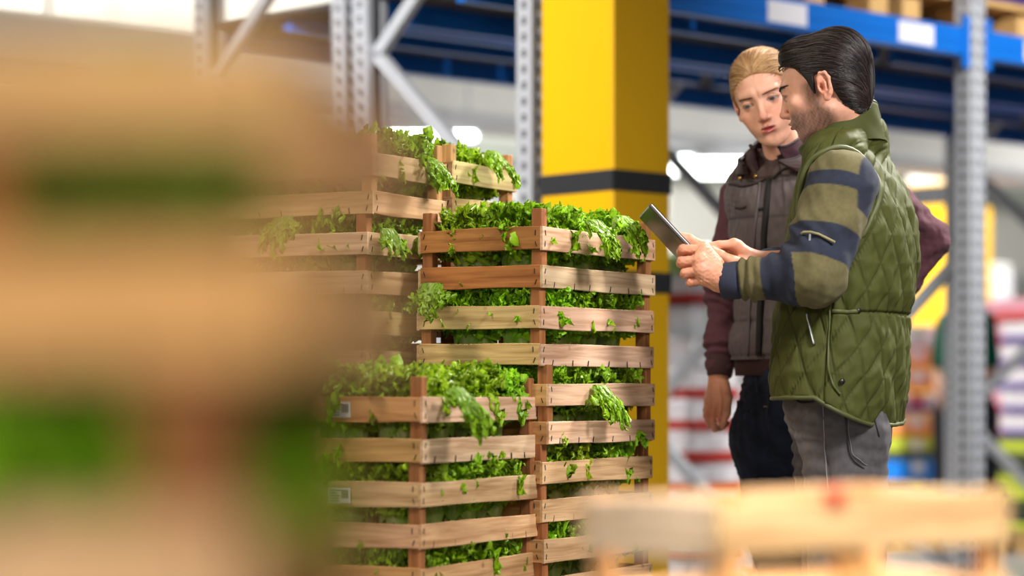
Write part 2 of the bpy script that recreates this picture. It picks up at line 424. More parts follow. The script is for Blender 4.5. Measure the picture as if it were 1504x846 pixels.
for k, (px, lab) in enumerate(((1090, 'wooden pallet on the blue beam, above the woman'), (1318, 'wooden pallet on the blue beam, left of the steel post'), (1530, 'wooden pallet on the blue beam, right of the steel post'))):
    a = (px - 752) / F; s = 0.42
    base = R0 + Vd * s; tl = (a * base[1] - base[0]) / (U[0] - a * U[1])
    pallet(uv(tl, s, zt), RU, lab)
# goods on the pallets, just at the picture's upper edge
for k, (tl, s, sz, col, lab) in enumerate(((0.55, 0.42, (0.7, 0.6, 0.42), (70, 50, 110), 'violet shrink-wrapped goods on the right-hand pallet of the rack'),
                                           (-1.55, 0.42, (0.7, 0.6, 0.5), (60, 60, 62), 'dark wrapped goods on the rack pallet above the woman'),
                                           (-0.45, 0.42, (0.5, 0.6, 0.45), (175, 130, 75), 'brown carton on the rack pallet left of the steel post'))):
    t = empty('wrapped_load', uv(tl, s, zt + 0.142), RU, lab, 'goods')
    mb = MB(); mb.box((0, 0, sz[2] / 2), sz, bev=0.02); mb.build('load', M['obj'], t, color=s2l(col))
    mb = MB(); mb.box((0, 0, sz[2] * 0.5), (sz[0] + 0.006, sz[1] + 0.006, 0.05)); mb.build('strap', M['white'], t)

# strip lamps over the far aisle
def strip(px0, px1, py, d, lab, h=0.07):
    a = at(px0, py, d); b = at(px1, py, d); L_ = b[0] - a[0]
    t = empty('strip_lamp', tuple((a + b) / 2), 0.0, lab, 'lamp')
    mb = MB(); mb.box((0, 0, 0), (L_, 0.22, h), bev=0.012); mb.build('glowing_tube', M['tube'], t)
    mb = MB(); mb.box((0, 0, h / 2 + 0.02), (L_ + 0.02, 0.24, 0.04), bev=0.004); mb.build('housing', M['lampcase'], t)
    for e in (-0.4, 0.4):
        mb = MB(); mb.tube([(e * L_, 0, h / 2 + 0.03), (e * L_, 0, 7.45 - (a[2]))], 0.006, 5); mb.build('wire', M['steel'], t)
strip(981, 1015, 243, 14, 'short glowing strip lamp next to the yellow pillar', 0.085)
strip(1021, 1140, 247, 14, 'long glowing strip lamp behind the woman in the dark vest', 0.085)
strip(572, 700, 200, 12, 'glowing strip lamp just above the top left crates', 0.022)

# cartons and trays of produce in the far aisle
def tray_meshes(w, d, h):
    T = {}
    mb = MB(); th = 0.008
    mb.box((0, 0, th / 2), (w, d, th)); mb.box((0, -d/2 + th/2, h/2), (w, th, h)); mb.box((0, d/2 - th/2, h/2), (w, th, h))
    mb.box((-w/2 + th/2, 0, h/2), (th, d - 2*th, h)); mb.box((w/2 - th/2, 0, h/2), (th, d - 2*th, h))
    T['body'] = mb.mesh('carton_body', M['obj'])
    mb = MB(); mb.box((0, 0, h * 0.22), (w + 0.006, d + 0.006, h * 0.34)); T['band'] = mb.mesh('printed_band', M['obj'])
    mb = MB(); mb.box((0, -d/2 - 0.003, h * 0.66), (w * 0.34, 0.006, h * 0.5)); T['logo'] = mb.mesh('printed_patch', M['obj'])
    mb = MB(); mb.box((w/2 + 0.003, 0, h*0.66), (0.006, d*0.34, h*0.5)); T['logo2'] = mb.mesh('printed_patch', M['obj'])
    mb = MB(); rr = random.Random(3)
    for i in range(5):
        for j in range(4): mb.ball((-w*0.38 + i*w*0.19, -d*0.35 + j*d*0.23, h*0.72 + rr.uniform(-.01, .01)), min(w*0.11, h*0.4), 8, 5)
    T['fruit'] = mb.mesh('produce', M['fruit'], True)
    return T
rs = random.Random(11)
def column(px, d, w, dep, h, z0, rows, where, skew=0.0):
    T = tray_meshes(w, dep, h * 0.93); p = at(px, 580, d)
    n = len(rows)
    for i, (body, band, logo, fr, nm) in enumerate(rows):
        if i == n - 1: pos = 'topmost'
        elif i == 0: pos = 'lowest'
        else: pos = '%s from floor' % ['first','second','third','fourth','fifth','sixth','seventh','eighth','ninth','tenth','eleventh','twelfth','thirteenth'][i]
        t = empty('produce_tray', (p[0] + rs.uniform(-.008, .008), p[1] + rs.uniform(-.01, .01), z0 + i * h), RU + rs.uniform(-.02, .02) + skew,
                  '%s tray, %s, in stack %s' % (nm, pos, where), 'tray', 'produce trays stacked ' + where)
        link('carton_body', T['body'], t, color=s2l(body)); link('printed_band', T['band'], t, color=s2l(band)); link('printed_patch', T['logo'], t, color=s2l(logo)); link('printed_patch', T['logo2'], t, color=s2l(logo))
        if i == n - 1 or True:
            f = link('produce', T['fruit'], t, color=s2l(fr)); f['kind'] = 'stuff'
WHT=(225,220,225); RED=(200,40,20); PUR=(75,50,140); PNK=(215,150,165); GRN=(60,130,50); YG=(190,205,60); DK=(40,45,42); BLU=(0,125,230); ORG=(240,145,50); PCH=(225,165,120)
rw=(WHT,(180,36,20),(206,200,206),GRN,'white and red'); wp=(WHT,PUR,RED,RED,'white and purple'); rp=(PNK,RED,PUR,RED,'pink and red'); yg=(YG,DK,WHT,YG,'yellow-green'); dk=(DK,YG,YG,YG,'dark green'); bl=(BLU,BLU,WHT,RED,'bright blue'); oo=(PCH,ORG,WHT,ORG,'peach coloured'); ww=(WHT,(200,205,210),(170,190,170),GRN,'plain white')
def low_plat(px, d, w, dep, lab): 
    p = at(px, 580, d); return pallet((p[0], p[1], 0), RU, lab, None, w / 0.8, dep / 0.7)
def stack(px, d, w, dep, h, rows, where):
    low_plat(px, d, w + 0.06, dep + 0.06, 'blurred wooden pallet under the produce trays ' + where)
    column(px, d, w, dep, h, 0.146, rows, where)
stack(1010, 11.0, 0.30, 0.34, 0.142, [ww, rw, rw, rw, rw, rw, rw, (WHT,(215,215,220),GRN,GRN,'white'), ww, rw], 'beside the yellow pillar')
stack(1075, 12.4, 0.30, 0.34, 0.150, [ww, ww, oo, ww, rw, ww, ww, ww, rw], 'behind the woman\'s arm')
stack(1316, 16.2, 0.34, 0.36, 0.15, [dk, dk, bl, yg, oo, wp, oo, oo, ww], 'just right of the green vest')
stack(1382, 16.6, 0.38, 0.36, 0.15, [dk, dk, bl, yg, rp, wp, rp, wp, rp], 'left of the steel post')
stack(1462, 16.0, 0.34, 0.36, 0.15, [dk, dk, dk, yg, rp, rp, wp, rp, rp, rp], 'right of the steel post')
stack(1532, 15.6, 0.40, 0.36, 0.15, [dk, yg, dk, yg, wp, wp, wp, wp, wp, rp], 'at the right picture edge')
# pale cabbages on the tray stacks by the pillar
mb = MB(); mb.ball((0, 0, 0.07), (0.075, 0.075, 0.07), 12, 8); CAB = mb.mesh('cabbage', M['fruit'], True)
for k, (px, d, w, where) in enumerate(((1010, 11.0, 0.10, 'beside the yellow pillar'), (1075, 12.4, 0.10, 'behind the woman\'s arm'))):
    p = at(px, 580, d); top = 0.146 + (10 * 0.142 if k == 0 else 9 * 0.150) - 0.04
    for i in range(5):
        o = link('cabbage', CAB, None, (p[0] + (-0.08, 0.08, 0, -0.07, 0.08)[i], p[1] + (-0.08, -0.07, 0, 0.09, 0.08)[i], top + (0.0, 0, 0.07, 0, 0)[i]), color=s2l((175, 205, 120)))
        tag(o, ('near left', 'near right', 'topmost', 'far left', 'far right')[i] + ' pale green cabbage on the tray stack ' + where, 'cabbage', 'cabbages on the stack ' + where)
# white shelter panel behind the trays and grey wheel of the far machine
t = empty('white_cabinet', tuple(at(1150, 580, 18.5) * [1, 1, 0]), RU, 'tall white cold cabinet far behind the two people', 'cabinet')
mb = MB(); mb.box((0, 0, 1.05), (5.0, 0.6, 2.1), bev=0.02); mb.build('body', M['duct'], t)
for k in range(5):
    mb = MB(); mb.box((-2.0 + k * 1.0, -0.31, 1.05), (0.94, 0.03, 1.9), bev=0.01); dr = mb.build('door', M['white'], t)
    mb = MB(); mb.box((-2.0 + k * 1.0 + 0.4, -0.34, 1.05), (0.03, 0.03, 0.4)); mb.build('handle', M['steel'], dr)
# ------------------------------------------------------------------ slatted crates
def bent_plank(L_, h, th, seed, wav=0.0018, n=12):
    r = random.Random(seed); a = [r.uniform(-1, 1) for _ in range(6)]
    V = []; Fc = []
    for i in range(n + 1):
        u = i / n; x = (u - 0.5) * L_
        e0 = wav * (a[0] * math.sin(3 * u + a[1] * 3) + 0.6 * a[2] * math.sin(9 * u + a[3] * 5)) 
        e1 = wav * (a[3] * math.sin(4 * u + a[4] * 3) + 0.6 * a[5] * math.sin(8 * u + a[1] * 5))
        bo = wav * 0.9 * a[4] * math.sin(math.pi * u)
        c = 0.0012
        for (y, z) in ((-th/2, -h/2 + c + e0), (-th/2, h/2 - c + e1), (-th/2 + c, h/2 + e1), (th/2 - c, h/2 + e1), (th/2, h/2 - c + e1), (th/2, -h/2 + c + e0), (th/2 - c, -h/2 + e0), (-th/2 + c, -h/2 + e0)):
            V.append((x, y + bo, z))
    for i in range(n):
        for k in range(8):
            Fc.append((i * 8 + k, (i + 1) * 8 + k, (i + 1) * 8 + (k + 1) % 8, i * 8 + (k + 1) % 8))
    Fc.append(tuple(range(8))); Fc.append(tuple(n * 8 + k for k in range(8))[::-1])
    return npmesh('plank', np.array(V), Fc, M['wood'], smooth=False)

class CrateKind:
    def __init__(s, L_, W_, pitch, lo, up, th=0.006, post=0.024, over=0.0, mid=False):
        s.L, s.W, s.pitch, s.lo, s.up, s.th, s.post = L_, W_, pitch, lo, up, th, post
        s.ll = [bent_plank(L_, lo[1] - lo[0], th, 10 + i) for i in range(3)]; s.lu = [bent_plank(L_, up[1] - up[0], th, 20 + i) for i in range(3)]
        s.sl = [bent_plank(W_ - 2 * th, lo[1] - lo[0], th, 30 + i) for i in range(3)]; s.su = [bent_plank(W_ - 2 * th, up[1] - up[0], th, 40 + i) for i in range(3)]
        s.bt = bent_plank(L_ - 0.004, 0.05, 0.004, 50, 0.001, 6)
        mb = MB(); ph = pitch + over
        mb.box((0, 0, 0), (ph, post, post), bev=0.0015); s.ps = mb.mesh('corner_post', M['wood']); s.ph = ph
        mb = MB(); mb.box((0, 0, 0), (W_ - 0.004, 0.022, 0.008), bev=0.001); s.cr = mb.mesh('cross_bar', M['wood'])
        mb = MB(); rr = random.Random(5)
        for sx in (-1, 1):
            for sy in (-1, 1):
                for zc in (lo[0] + 0.012, lo[1] - 0.012, up[0] + 0.012, up[1] - 0.012):
                    x = sx * (L_ / 2 - 0.011 + rr.uniform(-.002, .002)); R = Matrix.Rotation(rr.uniform(-.45, .45), 3, 'Y')
                    mb.box((x, sy * (W_ / 2 + 0.0004), zc), (0.0014, 0.0016, 0.011), R)
                    y = sy * (W_ / 2 - 0.017 + rr.uniform(-.002, .002)); R = Matrix.Rotation(rr.uniform(-.45, .45), 3, 'X')
                    mb.box((sx * (L_ / 2 + 0.0004), y, zc), (0.0016, 0.0014, 0.011), R)
            for k in range(6):
                x = -L_/2 + L_ * (k + 0.7 + rr.uniform(-.2, .2)) / 6.5
                mb.box((x, sx * (W_ / 2 + 0.0004), lo[0] + 0.007), (0.0014, 0.0016, 0.012), Matrix.Rotation(rr.uniform(-.3, .3), 3, 'Y'))
        s.stp = mb.mesh('staples', M['staple'])
    def build(s, loc, rz, label, group, longc, shortc, postc, seed=0, scale=1.0, posts=None, pin=0.0):
        r = random.Random(seed)
        t = empty('lettuce_crate', loc, rz, label, 'crate', group)
        if scale != 1.0: t.scale = (scale,) * 3
        jit = lambda c, a=0.06: tuple(v * (1 + r.uniform(-a, a)) for v in s2l(c))
        zl = (s.lo[0] + s.lo[1]) / 2; zu = (s.up[0] + s.up[1]) / 2
        for sy in (-1, 1):
            for me, z in ((r.choice(s.ll), zl), (r.choice(s.lu), zu)):
                link('side_slat', me, t, (0, sy * (s.W / 2 - s.th / 2), z), (0, 0, 0), jit(longc))
        for sx in (-1, 1):
            for me, z in ((r.choice(s.sl), zl), (r.choice(s.su), zu)):
                link('end_slat', me, t, (sx * (s.L / 2 - s.th / 2), 0, z + r.uniform(-.001, .001)), (0, 0, math.pi / 2), jit(shortc))
        for sx in (-1, 1):
            for sy in (-1, 1):
                pf = posts or 1.0
                link('corner_post', s.ps, t, (sx * (s.L / 2 - s.th - s.post / 2 - 0.0005 - pin), sy * (s.W / 2 - s.th - s.post / 2 - 0.0005), s.ph * pf / 2 + 0.003), (0, -math.pi / 2, 0), jit(postc), (pf, 1, 1))
            link('cross_bar', s.cr, t, (sx * (s.L / 2 - 0.05), 0, 0.0065), (0, 0, math.pi / 2), jit(shortc))
        for k in range(4):
            link('bottom_slat', s.bt, t, (0, -s.W * 0.36 + k * s.W * 0.24, 0.0135), (math.pi / 2, 0, 0), jit(longc))
        st = link('staples', s.stp, t); st['kind'] = 'stuff'
        return t

# ------------------------------------------------------------------ lettuces
def leaf_mesh(seed, L_=0.15, spread=1.15, b0=0.15, b1=0.9, ruff=1.0, NA=180, NR=33, dark=0.0):
    r = np.random.RandomState(seed); am = spread
    a = np.linspace(-1, 1, NA)[None, :]; rho = (np.linspace(0, 1, NR) ** 0.48)[:, None]
    al = a * am
    Lr = L_ * (1 - 0.16 * a**2) * (1 + 0.07 * np.sin(a * 7 + r.uniform(0, 6)) + 0.05 * np.sin(a * 17 + r.uniform(0, 6)))
    s = rho * Lr * np.cos(al * 0.80); y = rho * Lr * np.sin(al * 0.92) * (0.35 + 0.50 * rho)
    sm = np.clip(s, 0, None); phi = b0 + b1 * (sm / L_) ** 1.7
    x = sm * np.sin(phi * 0.62); z = sm * np.cos(phi * 0.62)
    x = x - 1.0 * (np.abs(y) ** 1.6) / (L_ ** 0.6)        # cupped round the heart
    p = [r.uniform(0, 6.28) for _ in range(12)]
    n1 = 11 + r.randint(0, 4); n2 = 32 + r.randint(0, 8); n3 = 82 + r.randint(0, 16)
    w1 = al + 0.12 * np.sin(5 * al + p[8]); w2 = al + 0.07 * np.sin(9 * al + p[9]) + 0.06 * np.sin(7 * rho + p[11])
    e1 = np.clip((rho - 0.4) / 0.6, 0, 1) ** 2; e2 = np.clip((rho - 0.62) / 0.38, 0, 1) ** 1.3; e3 = np.clip((rho - 0.80) / 0.20, 0, 1)
    d = e1 * 0.0070 * np.sin(n1 * w1 + p[0]) + e2 * 0.0050 * np.sin(n2 * w2 + p[1] + 5 * rho) + e3 * 0.0042 * np.sin(n3 * al + p[2] + 6 * rho)
    d2 = e1 * 0.002 * np.sin(n1 * w1 + p[3]) + e2 * 0.004 * np.sin(n2 * w2 + p[3] + 1.6) + e3 * 0.004 * np.sin(n3 * al + p[4])
    d3 = e2 * 0.0035 * np.cos(n2 * 0.83 * w1 + p[5]) + e3 * 0.0046 * np.sin(n3 * 0.9 * al + p[6]) + e1 * 0.005 * np.sin(n1 * 0.6 * w2 + p[10]) - e3 * 0.007
    d, d2, d3 = d * ruff, d2 * ruff, d3 * ruff
    d = d + 0.0020 * np.sin(30 * s / L_ + 5 * a + p[7]) * np.sin(24 * a * rho + p[0]) * np.clip(rho * 1.5, 0, 1)
    nx, nz = np.cos(phi * 0.62), -np.sin(phi * 0.62)
    X = x + d * nx + d3 * 0.3; Y = y + d2; Z = z + d * nz + d3
    V = np.stack([X, Y, Z], -1).reshape(-1, 3)
    wgt = np.broadcast_to(np.clip((rho - 0.45) / 0.55, 0, 1) ** 1.2, X.shape).reshape(-1, 1)
    for lam, amp, cnt in ((0.017, 0.0034, 8), (0.0095, 0.0036, 12)):          # crinkling
        acc = np.zeros_like(V)
        for _ in range(cnt):
            kv = r.normal(size=3); kv *= 2 * math.pi / lam / np.linalg.norm(kv)
            dv = r.normal(size=3); dv /= np.linalg.norm(dv)
            acc += np.sin(V @ kv + r.uniform(0, 6.28))[:, None] * dv
        V = V + acc * wgt * amp * ruff * 1.5 / math.sqrt(cnt / 2)
    i = np.arange(NR - 1)[:, None] * NA + np.arange(NA - 1)[None, :]
    Q = np.stack([i, i + 1, i + NA + 1, i + NA], -1).reshape(-1, 4)
    base = np.array(s2l((214, 226, 158))); mid = np.array(s2l((138, 182, 54))); tip = np.array(s2l((166, 212, 34)))
    tt = np.broadcast_to(rho, X.shape)[..., None]; rib = np.exp(-(np.broadcast_to(a, X.shape)[..., None] * 5 * (0.3 + tt)) ** 2) * (1 - tt)
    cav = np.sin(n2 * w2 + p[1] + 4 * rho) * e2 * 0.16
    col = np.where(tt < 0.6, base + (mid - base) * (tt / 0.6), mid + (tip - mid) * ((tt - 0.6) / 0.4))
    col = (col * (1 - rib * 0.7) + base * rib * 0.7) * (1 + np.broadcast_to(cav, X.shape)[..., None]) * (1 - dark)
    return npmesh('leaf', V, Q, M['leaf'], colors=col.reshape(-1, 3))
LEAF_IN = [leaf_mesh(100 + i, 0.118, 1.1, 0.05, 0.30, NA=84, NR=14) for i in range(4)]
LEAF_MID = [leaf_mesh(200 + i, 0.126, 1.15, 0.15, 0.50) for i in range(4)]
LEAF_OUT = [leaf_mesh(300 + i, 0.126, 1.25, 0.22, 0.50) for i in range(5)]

def lettuce(loc, seed, label, group, sc_=1.0, col=(1, 1, 1), hang=None, low=1.0):
    r = random.Random(seed)
    t = empty('lettuce', loc, r.uniform(0, 6.28), label, 'lettuce', group); t.scale = (sc_, sc_, sc_ * low)
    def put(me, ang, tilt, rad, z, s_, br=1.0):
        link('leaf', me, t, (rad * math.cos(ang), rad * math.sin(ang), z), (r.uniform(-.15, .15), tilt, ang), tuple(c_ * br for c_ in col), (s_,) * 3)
    k0 = r.uniform(0, 6)
    for k in range(5): put(r.choice(LEAF_IN), k0 + k * 1.257, r.uniform(-.02, .2), 0.006, 0.012, r.uniform(.9, 1.05))
    for k in range(6): put(r.choice(LEAF_MID), k0 + 0.6 + k * 1.047, r.uniform(0, .2), 0.014, 0.006, r.uniform(.9, 1.08))
    for k in range(7): put(r.choice(LEAF_OUT), k0 + k * 0.9 + r.uniform(-.15, .15), r.uniform(.0, .16), 0.020, 0.004, r.uniform(.92, 1.12))
    for k in range(6): put(r.choice(LEAF_IN), k0 + 0.5 + k * 1.047, r.uniform(.0, .05), 0.046, 0.0, r.uniform(.82, .92), 1.35)  # side leaves: colour brightened to offset the shade in the slat gaps
    for k in range(4): put(r.choice(LEAF_MID), k0 + 0.3 + k * 1.57, r.uniform(.35, .62), 0.014, 0.056, r.uniform(.75, .92))
    return t

ORD = ['top', 'second from the top', 'third from the top', 'fourth from the top', 'fifth from the top', 'sixth from the top', 'seventh from the top', 'eighth from the top', 'lowest', 'bottommost']
K1 = CrateKind(0.50, 0.30, 0.159, (0.0, 0.046), (0.077, 0.124))
K3 = CrateKind(0.50, 0.30, 0.162, (0.0, 0.043), (0.075, 0.112), post=0.03)
TAN=(196,150,98); PINK=(214,182,152); ORG_=(178,120,68); PALE=(212,190,132); BRN=(156,102,62); BEI=(205,168,128); DIRT=(190,152,108)  # side and end tints differ: wood's own tone, partly light put into the colour

def crate_stack(kind, corner, rz, cs, zbase, n, ncontent, where, tints, sgn, scale=1.0, offs={}, low=1.0, lsc=1.0, green=(1,1,1), topextra=0.0, xsq=1.0, seed0=0):
    """corner = ground position of the near corner; cs = signs of that corner in crate axes; zbase = base height of the TOP crate"""
    c, s = math.cos(rz), math.sin(rz); hx, hy = kind.L / 2 * scale, kind.W / 2 * scale
    ox, oy = -cs[0] * hx, -cs[1] * hy
    cx = corner[0] + c * ox - s * oy; cy = corner[1] + s * ox + c * oy
    r = random.Random(seed0 + 77)
    pitch = kind.pitch * scale
    for i in range(n):
        z = zbase - i * pitch
        dx, dy, dr = offs.get(i, (r.uniform(-.002, .002), r.uniform(-.002, .002), r.uniform(-.008, .008)))
        lc, shc, pc = tints[min(i, len(tints) - 1)]
        lvl = ORD[i] if i < n - 1 else 'lowest'
        full = i < ncontent
        lab = 'slatted wooden crate %s, %s in stack %s' % ('of frilly lettuce' if full else 'under others', lvl, where)
        t = kind.build((cx + dx, cy + dy, z), rz + dr, lab, 'crates in the stack ' + where, lc, shc, pc, seed0 * 50 + i, scale, posts=(0.66 if (seed0 == 5 and i == 0) else None), pin=(0.10 if (seed0 == 5 and i == 0) else 0.0))
        if not full: continue
        rows = [(x_, y_) for y_ in (-0.059, 0.059) for x_ in (-0.162, -0.054, 0.054, 0.162)]
        for k, (lx, ly) in enumerate(rows):
            xq = xsq if i == 0 else 1.0; lx, ly = lx * scale * xq - (1 - xq) * 0.12, ly * scale
            X = cx + dx + c * lx - s * ly; Y = cy + dy + s * lx + c * ly
            # which end / side this one stands at, seen from the camera
            u = k % 4 if sgn[0] > 0 else 3 - k % 4; v = sgn[1] * (1 if k > 3 else -1)
            if i > 0 and v > 0 and u != (0 if seed0 in (1, 2) else 3): continue      # not in view inside the lower crates
            pos = ('near' if v < 0 else 'far') + (' left', ' inner-left', ' inner-right', ' right')[u]
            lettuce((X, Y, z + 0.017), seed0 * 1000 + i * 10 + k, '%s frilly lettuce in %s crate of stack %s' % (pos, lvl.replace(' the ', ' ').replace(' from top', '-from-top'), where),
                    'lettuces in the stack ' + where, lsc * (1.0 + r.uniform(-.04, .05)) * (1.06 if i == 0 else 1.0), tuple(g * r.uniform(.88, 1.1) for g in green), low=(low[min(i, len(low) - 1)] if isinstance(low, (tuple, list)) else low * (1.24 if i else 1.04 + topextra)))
deg = math.radians
# right stack
RS = at(797, 580, 4.9)
crate_stack(K1, RS, deg(59.5), (-1, -1), 1.2376, 8, 6, 'beside the tablet', [(PINK, ORG_, BRN), (PINK, PALE, BRN), (PINK, TAN, BRN), (BEI, TAN, BRN), (BEI, TAN, BRN)], (1, 1), seed0=1, topextra=0.12,
            offs={0: (0, 0, 0), 1: (-.003, .0, 0.0), 2: (0.004, 0, .03), 3: (-.004, 0, .012), 4: (-.003, 0, 0.02), 5: (0, 0, 0)}, lsc=0.93)
# front stack
FS = at(621, 580, 4.48)
crate_stack(K1, FS, deg(64), (-1, -1), 0.892, 6, 4, 'at front centre', [(PINK, TAN, BRN), (BEI, BEI, BRN), (DIRT, TAN, BRN), (BEI, TAN, BRN)], (1, 1), seed0=2, topextra=0.15,
            offs={0: (0, 0, 0), 1: (0.001, 0, -.015), 2: (-.004, 0, 0.0), 3: (-.004, 0, 0)}, lsc=0.97)
# left rear stack
LS = at(545, 580, 4.97)
crate_stack(K1, LS, deg(152), (-1, 1), 1.3928, 9, 5, 'at back left', [(BEI, BEI, TAN), (PINK, BEI, BRN), (BEI, PALE, BRN), (BEI, BEI, BRN)], (-1, -1), scale=1.03, seed0=3, topextra=0.14, lsc=0.96,
            offs={0: (0.003, 0, 0), 1: (-.008, 0, 0), 2: (-.010, 0, 0), 3: (-.012, 0, 0), 4: (-.012, 0, 0)})
BS = at(664, 580, 5.26)
crate_stack(K1, BS, deg(152), (-1, 1), 1.405, 9, 1, 'at rear centre', [(BEI, PALE, TAN), (BEI, PALE, BRN)], (-1, -1), scale=1.0, seed0=4, topextra=0.14, lsc=0.88)
# foreground stack at the left, out of focus
XS = at(450, 580, 0.80)
crate_stack(K3, XS, deg(-4), (1, -1), 1.028, 7, 2, 'close at left edge', [((206,166,114), (214,170,120), (176,116,64)), ((220,184,148), (206,150,96), (146,92,52))], (1, 1), seed0=5, offs={k_: (-0.020, 0, 0) for k_ in range(1, 7)}, low=(0.80, 1.45), lsc=0.92, xsq=0.80, green=(0.75, 0.9, 0.5))

# crate heights end on low pallets
def base_under(corner, rz, cs, L_, W_, h, where):
    c, s = math.cos(rz), math.sin(rz); ox, oy = -cs[0] * L_ / 2, -cs[1] * W_ / 2
    pallet((corner[0] + c * ox - s * oy, corner[1] + s * ox + c * oy, 0), rz, 'low wooden pallet under the crates ' + where, None, L_ / 0.8, W_ / 0.72, h / 0.142)
base_under(RS, deg(59.5), (-1, -1), 0.5, 0.3, 0.1246, 'beside the tablet')
base_under(FS, deg(64), (-1, -1), 0.5, 0.3, 0.097, 'at front centre')
base_under(LS, deg(152), (-1, 1), 0.5, 0.3, 0.0824, 'at back left')
base_under(BS, deg(152), (-1, 1), 0.5, 0.3, 0.133, 'at rear centre')
base_under(XS, deg(-4), (1, -1), 0.5, 0.3, 0.056, 'close at left edge')

# hanging leaves: real leaves drooping over the slats of single lettuces
def droop(px, py, d, rz, s_, seed, find, col=(1, 1, 1)):
    r = np.random.RandomState(seed)
    me = leaf_mesh(500 + seed, 0.15, 0.52, 0.2, 0.2, 1.25)
    v = np.zeros(len(me.vertices) * 3, dtype=np.float32); me.vertices.foreach_get('co', v); v = v.reshape(-1, 3)
    zz = v[:, 2].copy() / 0.15
    ang = np.clip((zz - 0.15) * 3.6, 0, 2.9)                    # bend over the slat and hang
    R_ = 0.03
    X = np.where(ang < 2.9, R_ * (1 - np.cos(ang)), R_ * (1 - math.cos(2.9)) + (zz - 0.955) * 0.02)
    Z = np.where(ang < 2.9, R_ * np.sin(ang), R_ * math.sin(2.9)) - np.clip(zz - 0.5, 0, 1) * 0.15
    v2 = np.stack([X + v[:, 0] * 0.8, v[:, 1], Z], -1); me.vertices.foreach_set('co', v2.astype(np.float32).ravel()); me.update()
    host = bpy.data.objects[find]
    o = link('leaf', me, None, tuple(at(px, py, d)), (0, 0, rz), col, (s_,) * 3)
    bpy.context.view_layer.update()
    mw = Matrix.Translation(Vector(at(px, py, d))) @ Matrix.Rotation(rz, 4, 'Z') @ Matrix.Diagonal((s_, s_, s_, 1))
    o.parent = host; o.matrix_parent_inverse = Matrix.Identity(4)
    o.matrix_basis = host.matrix_world.inverted() @ mw
def nearest(p):
    bpy.context.view_layer.update()
    return min((o for o in bpy.data.objects if o.name.split('.')[0] == 'lettuce'), key=lambda o: (o.location - Vector(p)).length).name
for i, (px, py, d, rz, s_) in enumerate(((655, 590, 4.52, -28, 0.95), (868, 583, 5.08, -32, 0.9), (712, 238, 5.36, -30, 0.85), (640, 432, 4.98, -110, 0.8),
                                         (628, 250, 5.13, -30, 0.7), (900, 335, 5.12, -30, 0.9), (860, 340, 5.02, -32, 0.85), (425, 335, 5.0, -118, 0.8), (560, 350, 4.98, -40, 0.7))):
    p = at(px, py, d + 0.06); droop(px, py, d, deg(rz), s_, i, nearest(p))

# printed paper labels stapled to the front stack's end slats
def paper(px, py, d, rz, w_, h_, host):
    mb = MB(); mb.box((0, 0, 0), (w_, 0.0008, h_)); o = mb.build('paper_label', M['paper'], None, tuple(at(px, py, d)), (0, 0, rz))
    mb = MB(); rr = random.Random(2)
    for k in range(5): mb.box((-w_ * 0.2 + rr.uniform(-.002, .002), -0.0008, h_ * (0.34 - k * 0.17)), (w_ * rr.uniform(.3, .5), 0.0006, h_ * 0.06))
    for k in range(9): mb.box((w_ * (0.12 + k * 0.035), -0.0008, h_ * 0.1), (w_ * 0.014, 0.0006, h_ * 0.55))
    q = mb.build('printed_text', M['ink'], o)
    o.parent = host; bpy.context.view_layer.update()
    o.matrix_parent_inverse = host.matrix_world.inverted()
crs = [o for o in bpy.data.objects if o.name.split('.')[0] == 'lettuce_crate']
def crate_by(where, lvl): return [o for o in crs if o['label'].endswith(where) and (', ' + lvl + ' in') in o['label']][0]
def on_face(corner, face_deg, dist, z, out):
    """point on a crate face: start at corner, run dist along the face direction, step out of the face"""
    a = deg(face_deg); p = np.array([corner[0] + math.cos(a) * dist, corner[1] + math.sin(a) * dist]); 
    n = np.array([math.cos(a + math.pi / 2), math.sin(a + math.pi / 2)]); p = p + n * out
    return (p[0], p[1], z)
for lvl, z in (('top', 0.892 + 0.1), ('second from the top', 0.892 - 0.159 + 0.098)):
    host = crate_by('at front centre', lvl)
    o_loc = on_face(FS, 154, 0.176, z, 0.002)
    paper(0, 0, 1, 0, 0.048, 0.029, host)
    o = [x for x in host.children if x.name.startswith('paper_label')][-1]
    o.location = o_loc; o.rotation_euler = (0, 0, deg(-26))

# pale tray crate in the right foreground
KP = CrateKind(0.42, 0.19, 0.12, (0.0, 0.034), (0.068, 0.121), post=0.02)
c0 = at(1055, 580, 2.2)
rzp = math.atan2(0.645, 0.768)
c, s = math.cos(rzp), math.sin(rzp)
cxp = c0[0] + c * 0.21 - s * 0.095; cyp = c0[1] + s * 0.21 + c * 0.095
CR=(238,206,158)
for i in range(7):
    t = KP.build((cxp, cyp, 0.802 - i * 0.127), rzp, 'blurred pale pine crate, %s of the low stack at the lower right' % ORD[i].replace(' from the top', ''), 'pale crates at the lower right', (228,192,144), (248,226,198), (222,178,124), 900 + i)
    mb = MB(); mb.box((0, 0, 0), (0.03, 0.012, 0.118), bev=0.001)
    for sy in (-1, 1): mb.build('middle_post', M['wood'], t, (-0.02, sy * 0.082, 0.062), color=s2l((215,165,105)))
    if i == 0:
        mb = MB(); mb.box((0, 0, 0), (0.02, 0.012, 0.016), bev=0.002); o = mb.build('red_clip', plain('red_plastic', (200, 30, 30), 0.4), t, (-0.055, -0.095, 0.121)); o['label'] = 'small red clip on the top slat'
pallet((cxp, cyp, -0.002 + 0.0), rzp, 'small wooden pallet under the pale crates at the lower right', None, 0.42 / 0.8, 0.19 / 0.72, 0.040 / 0.142)
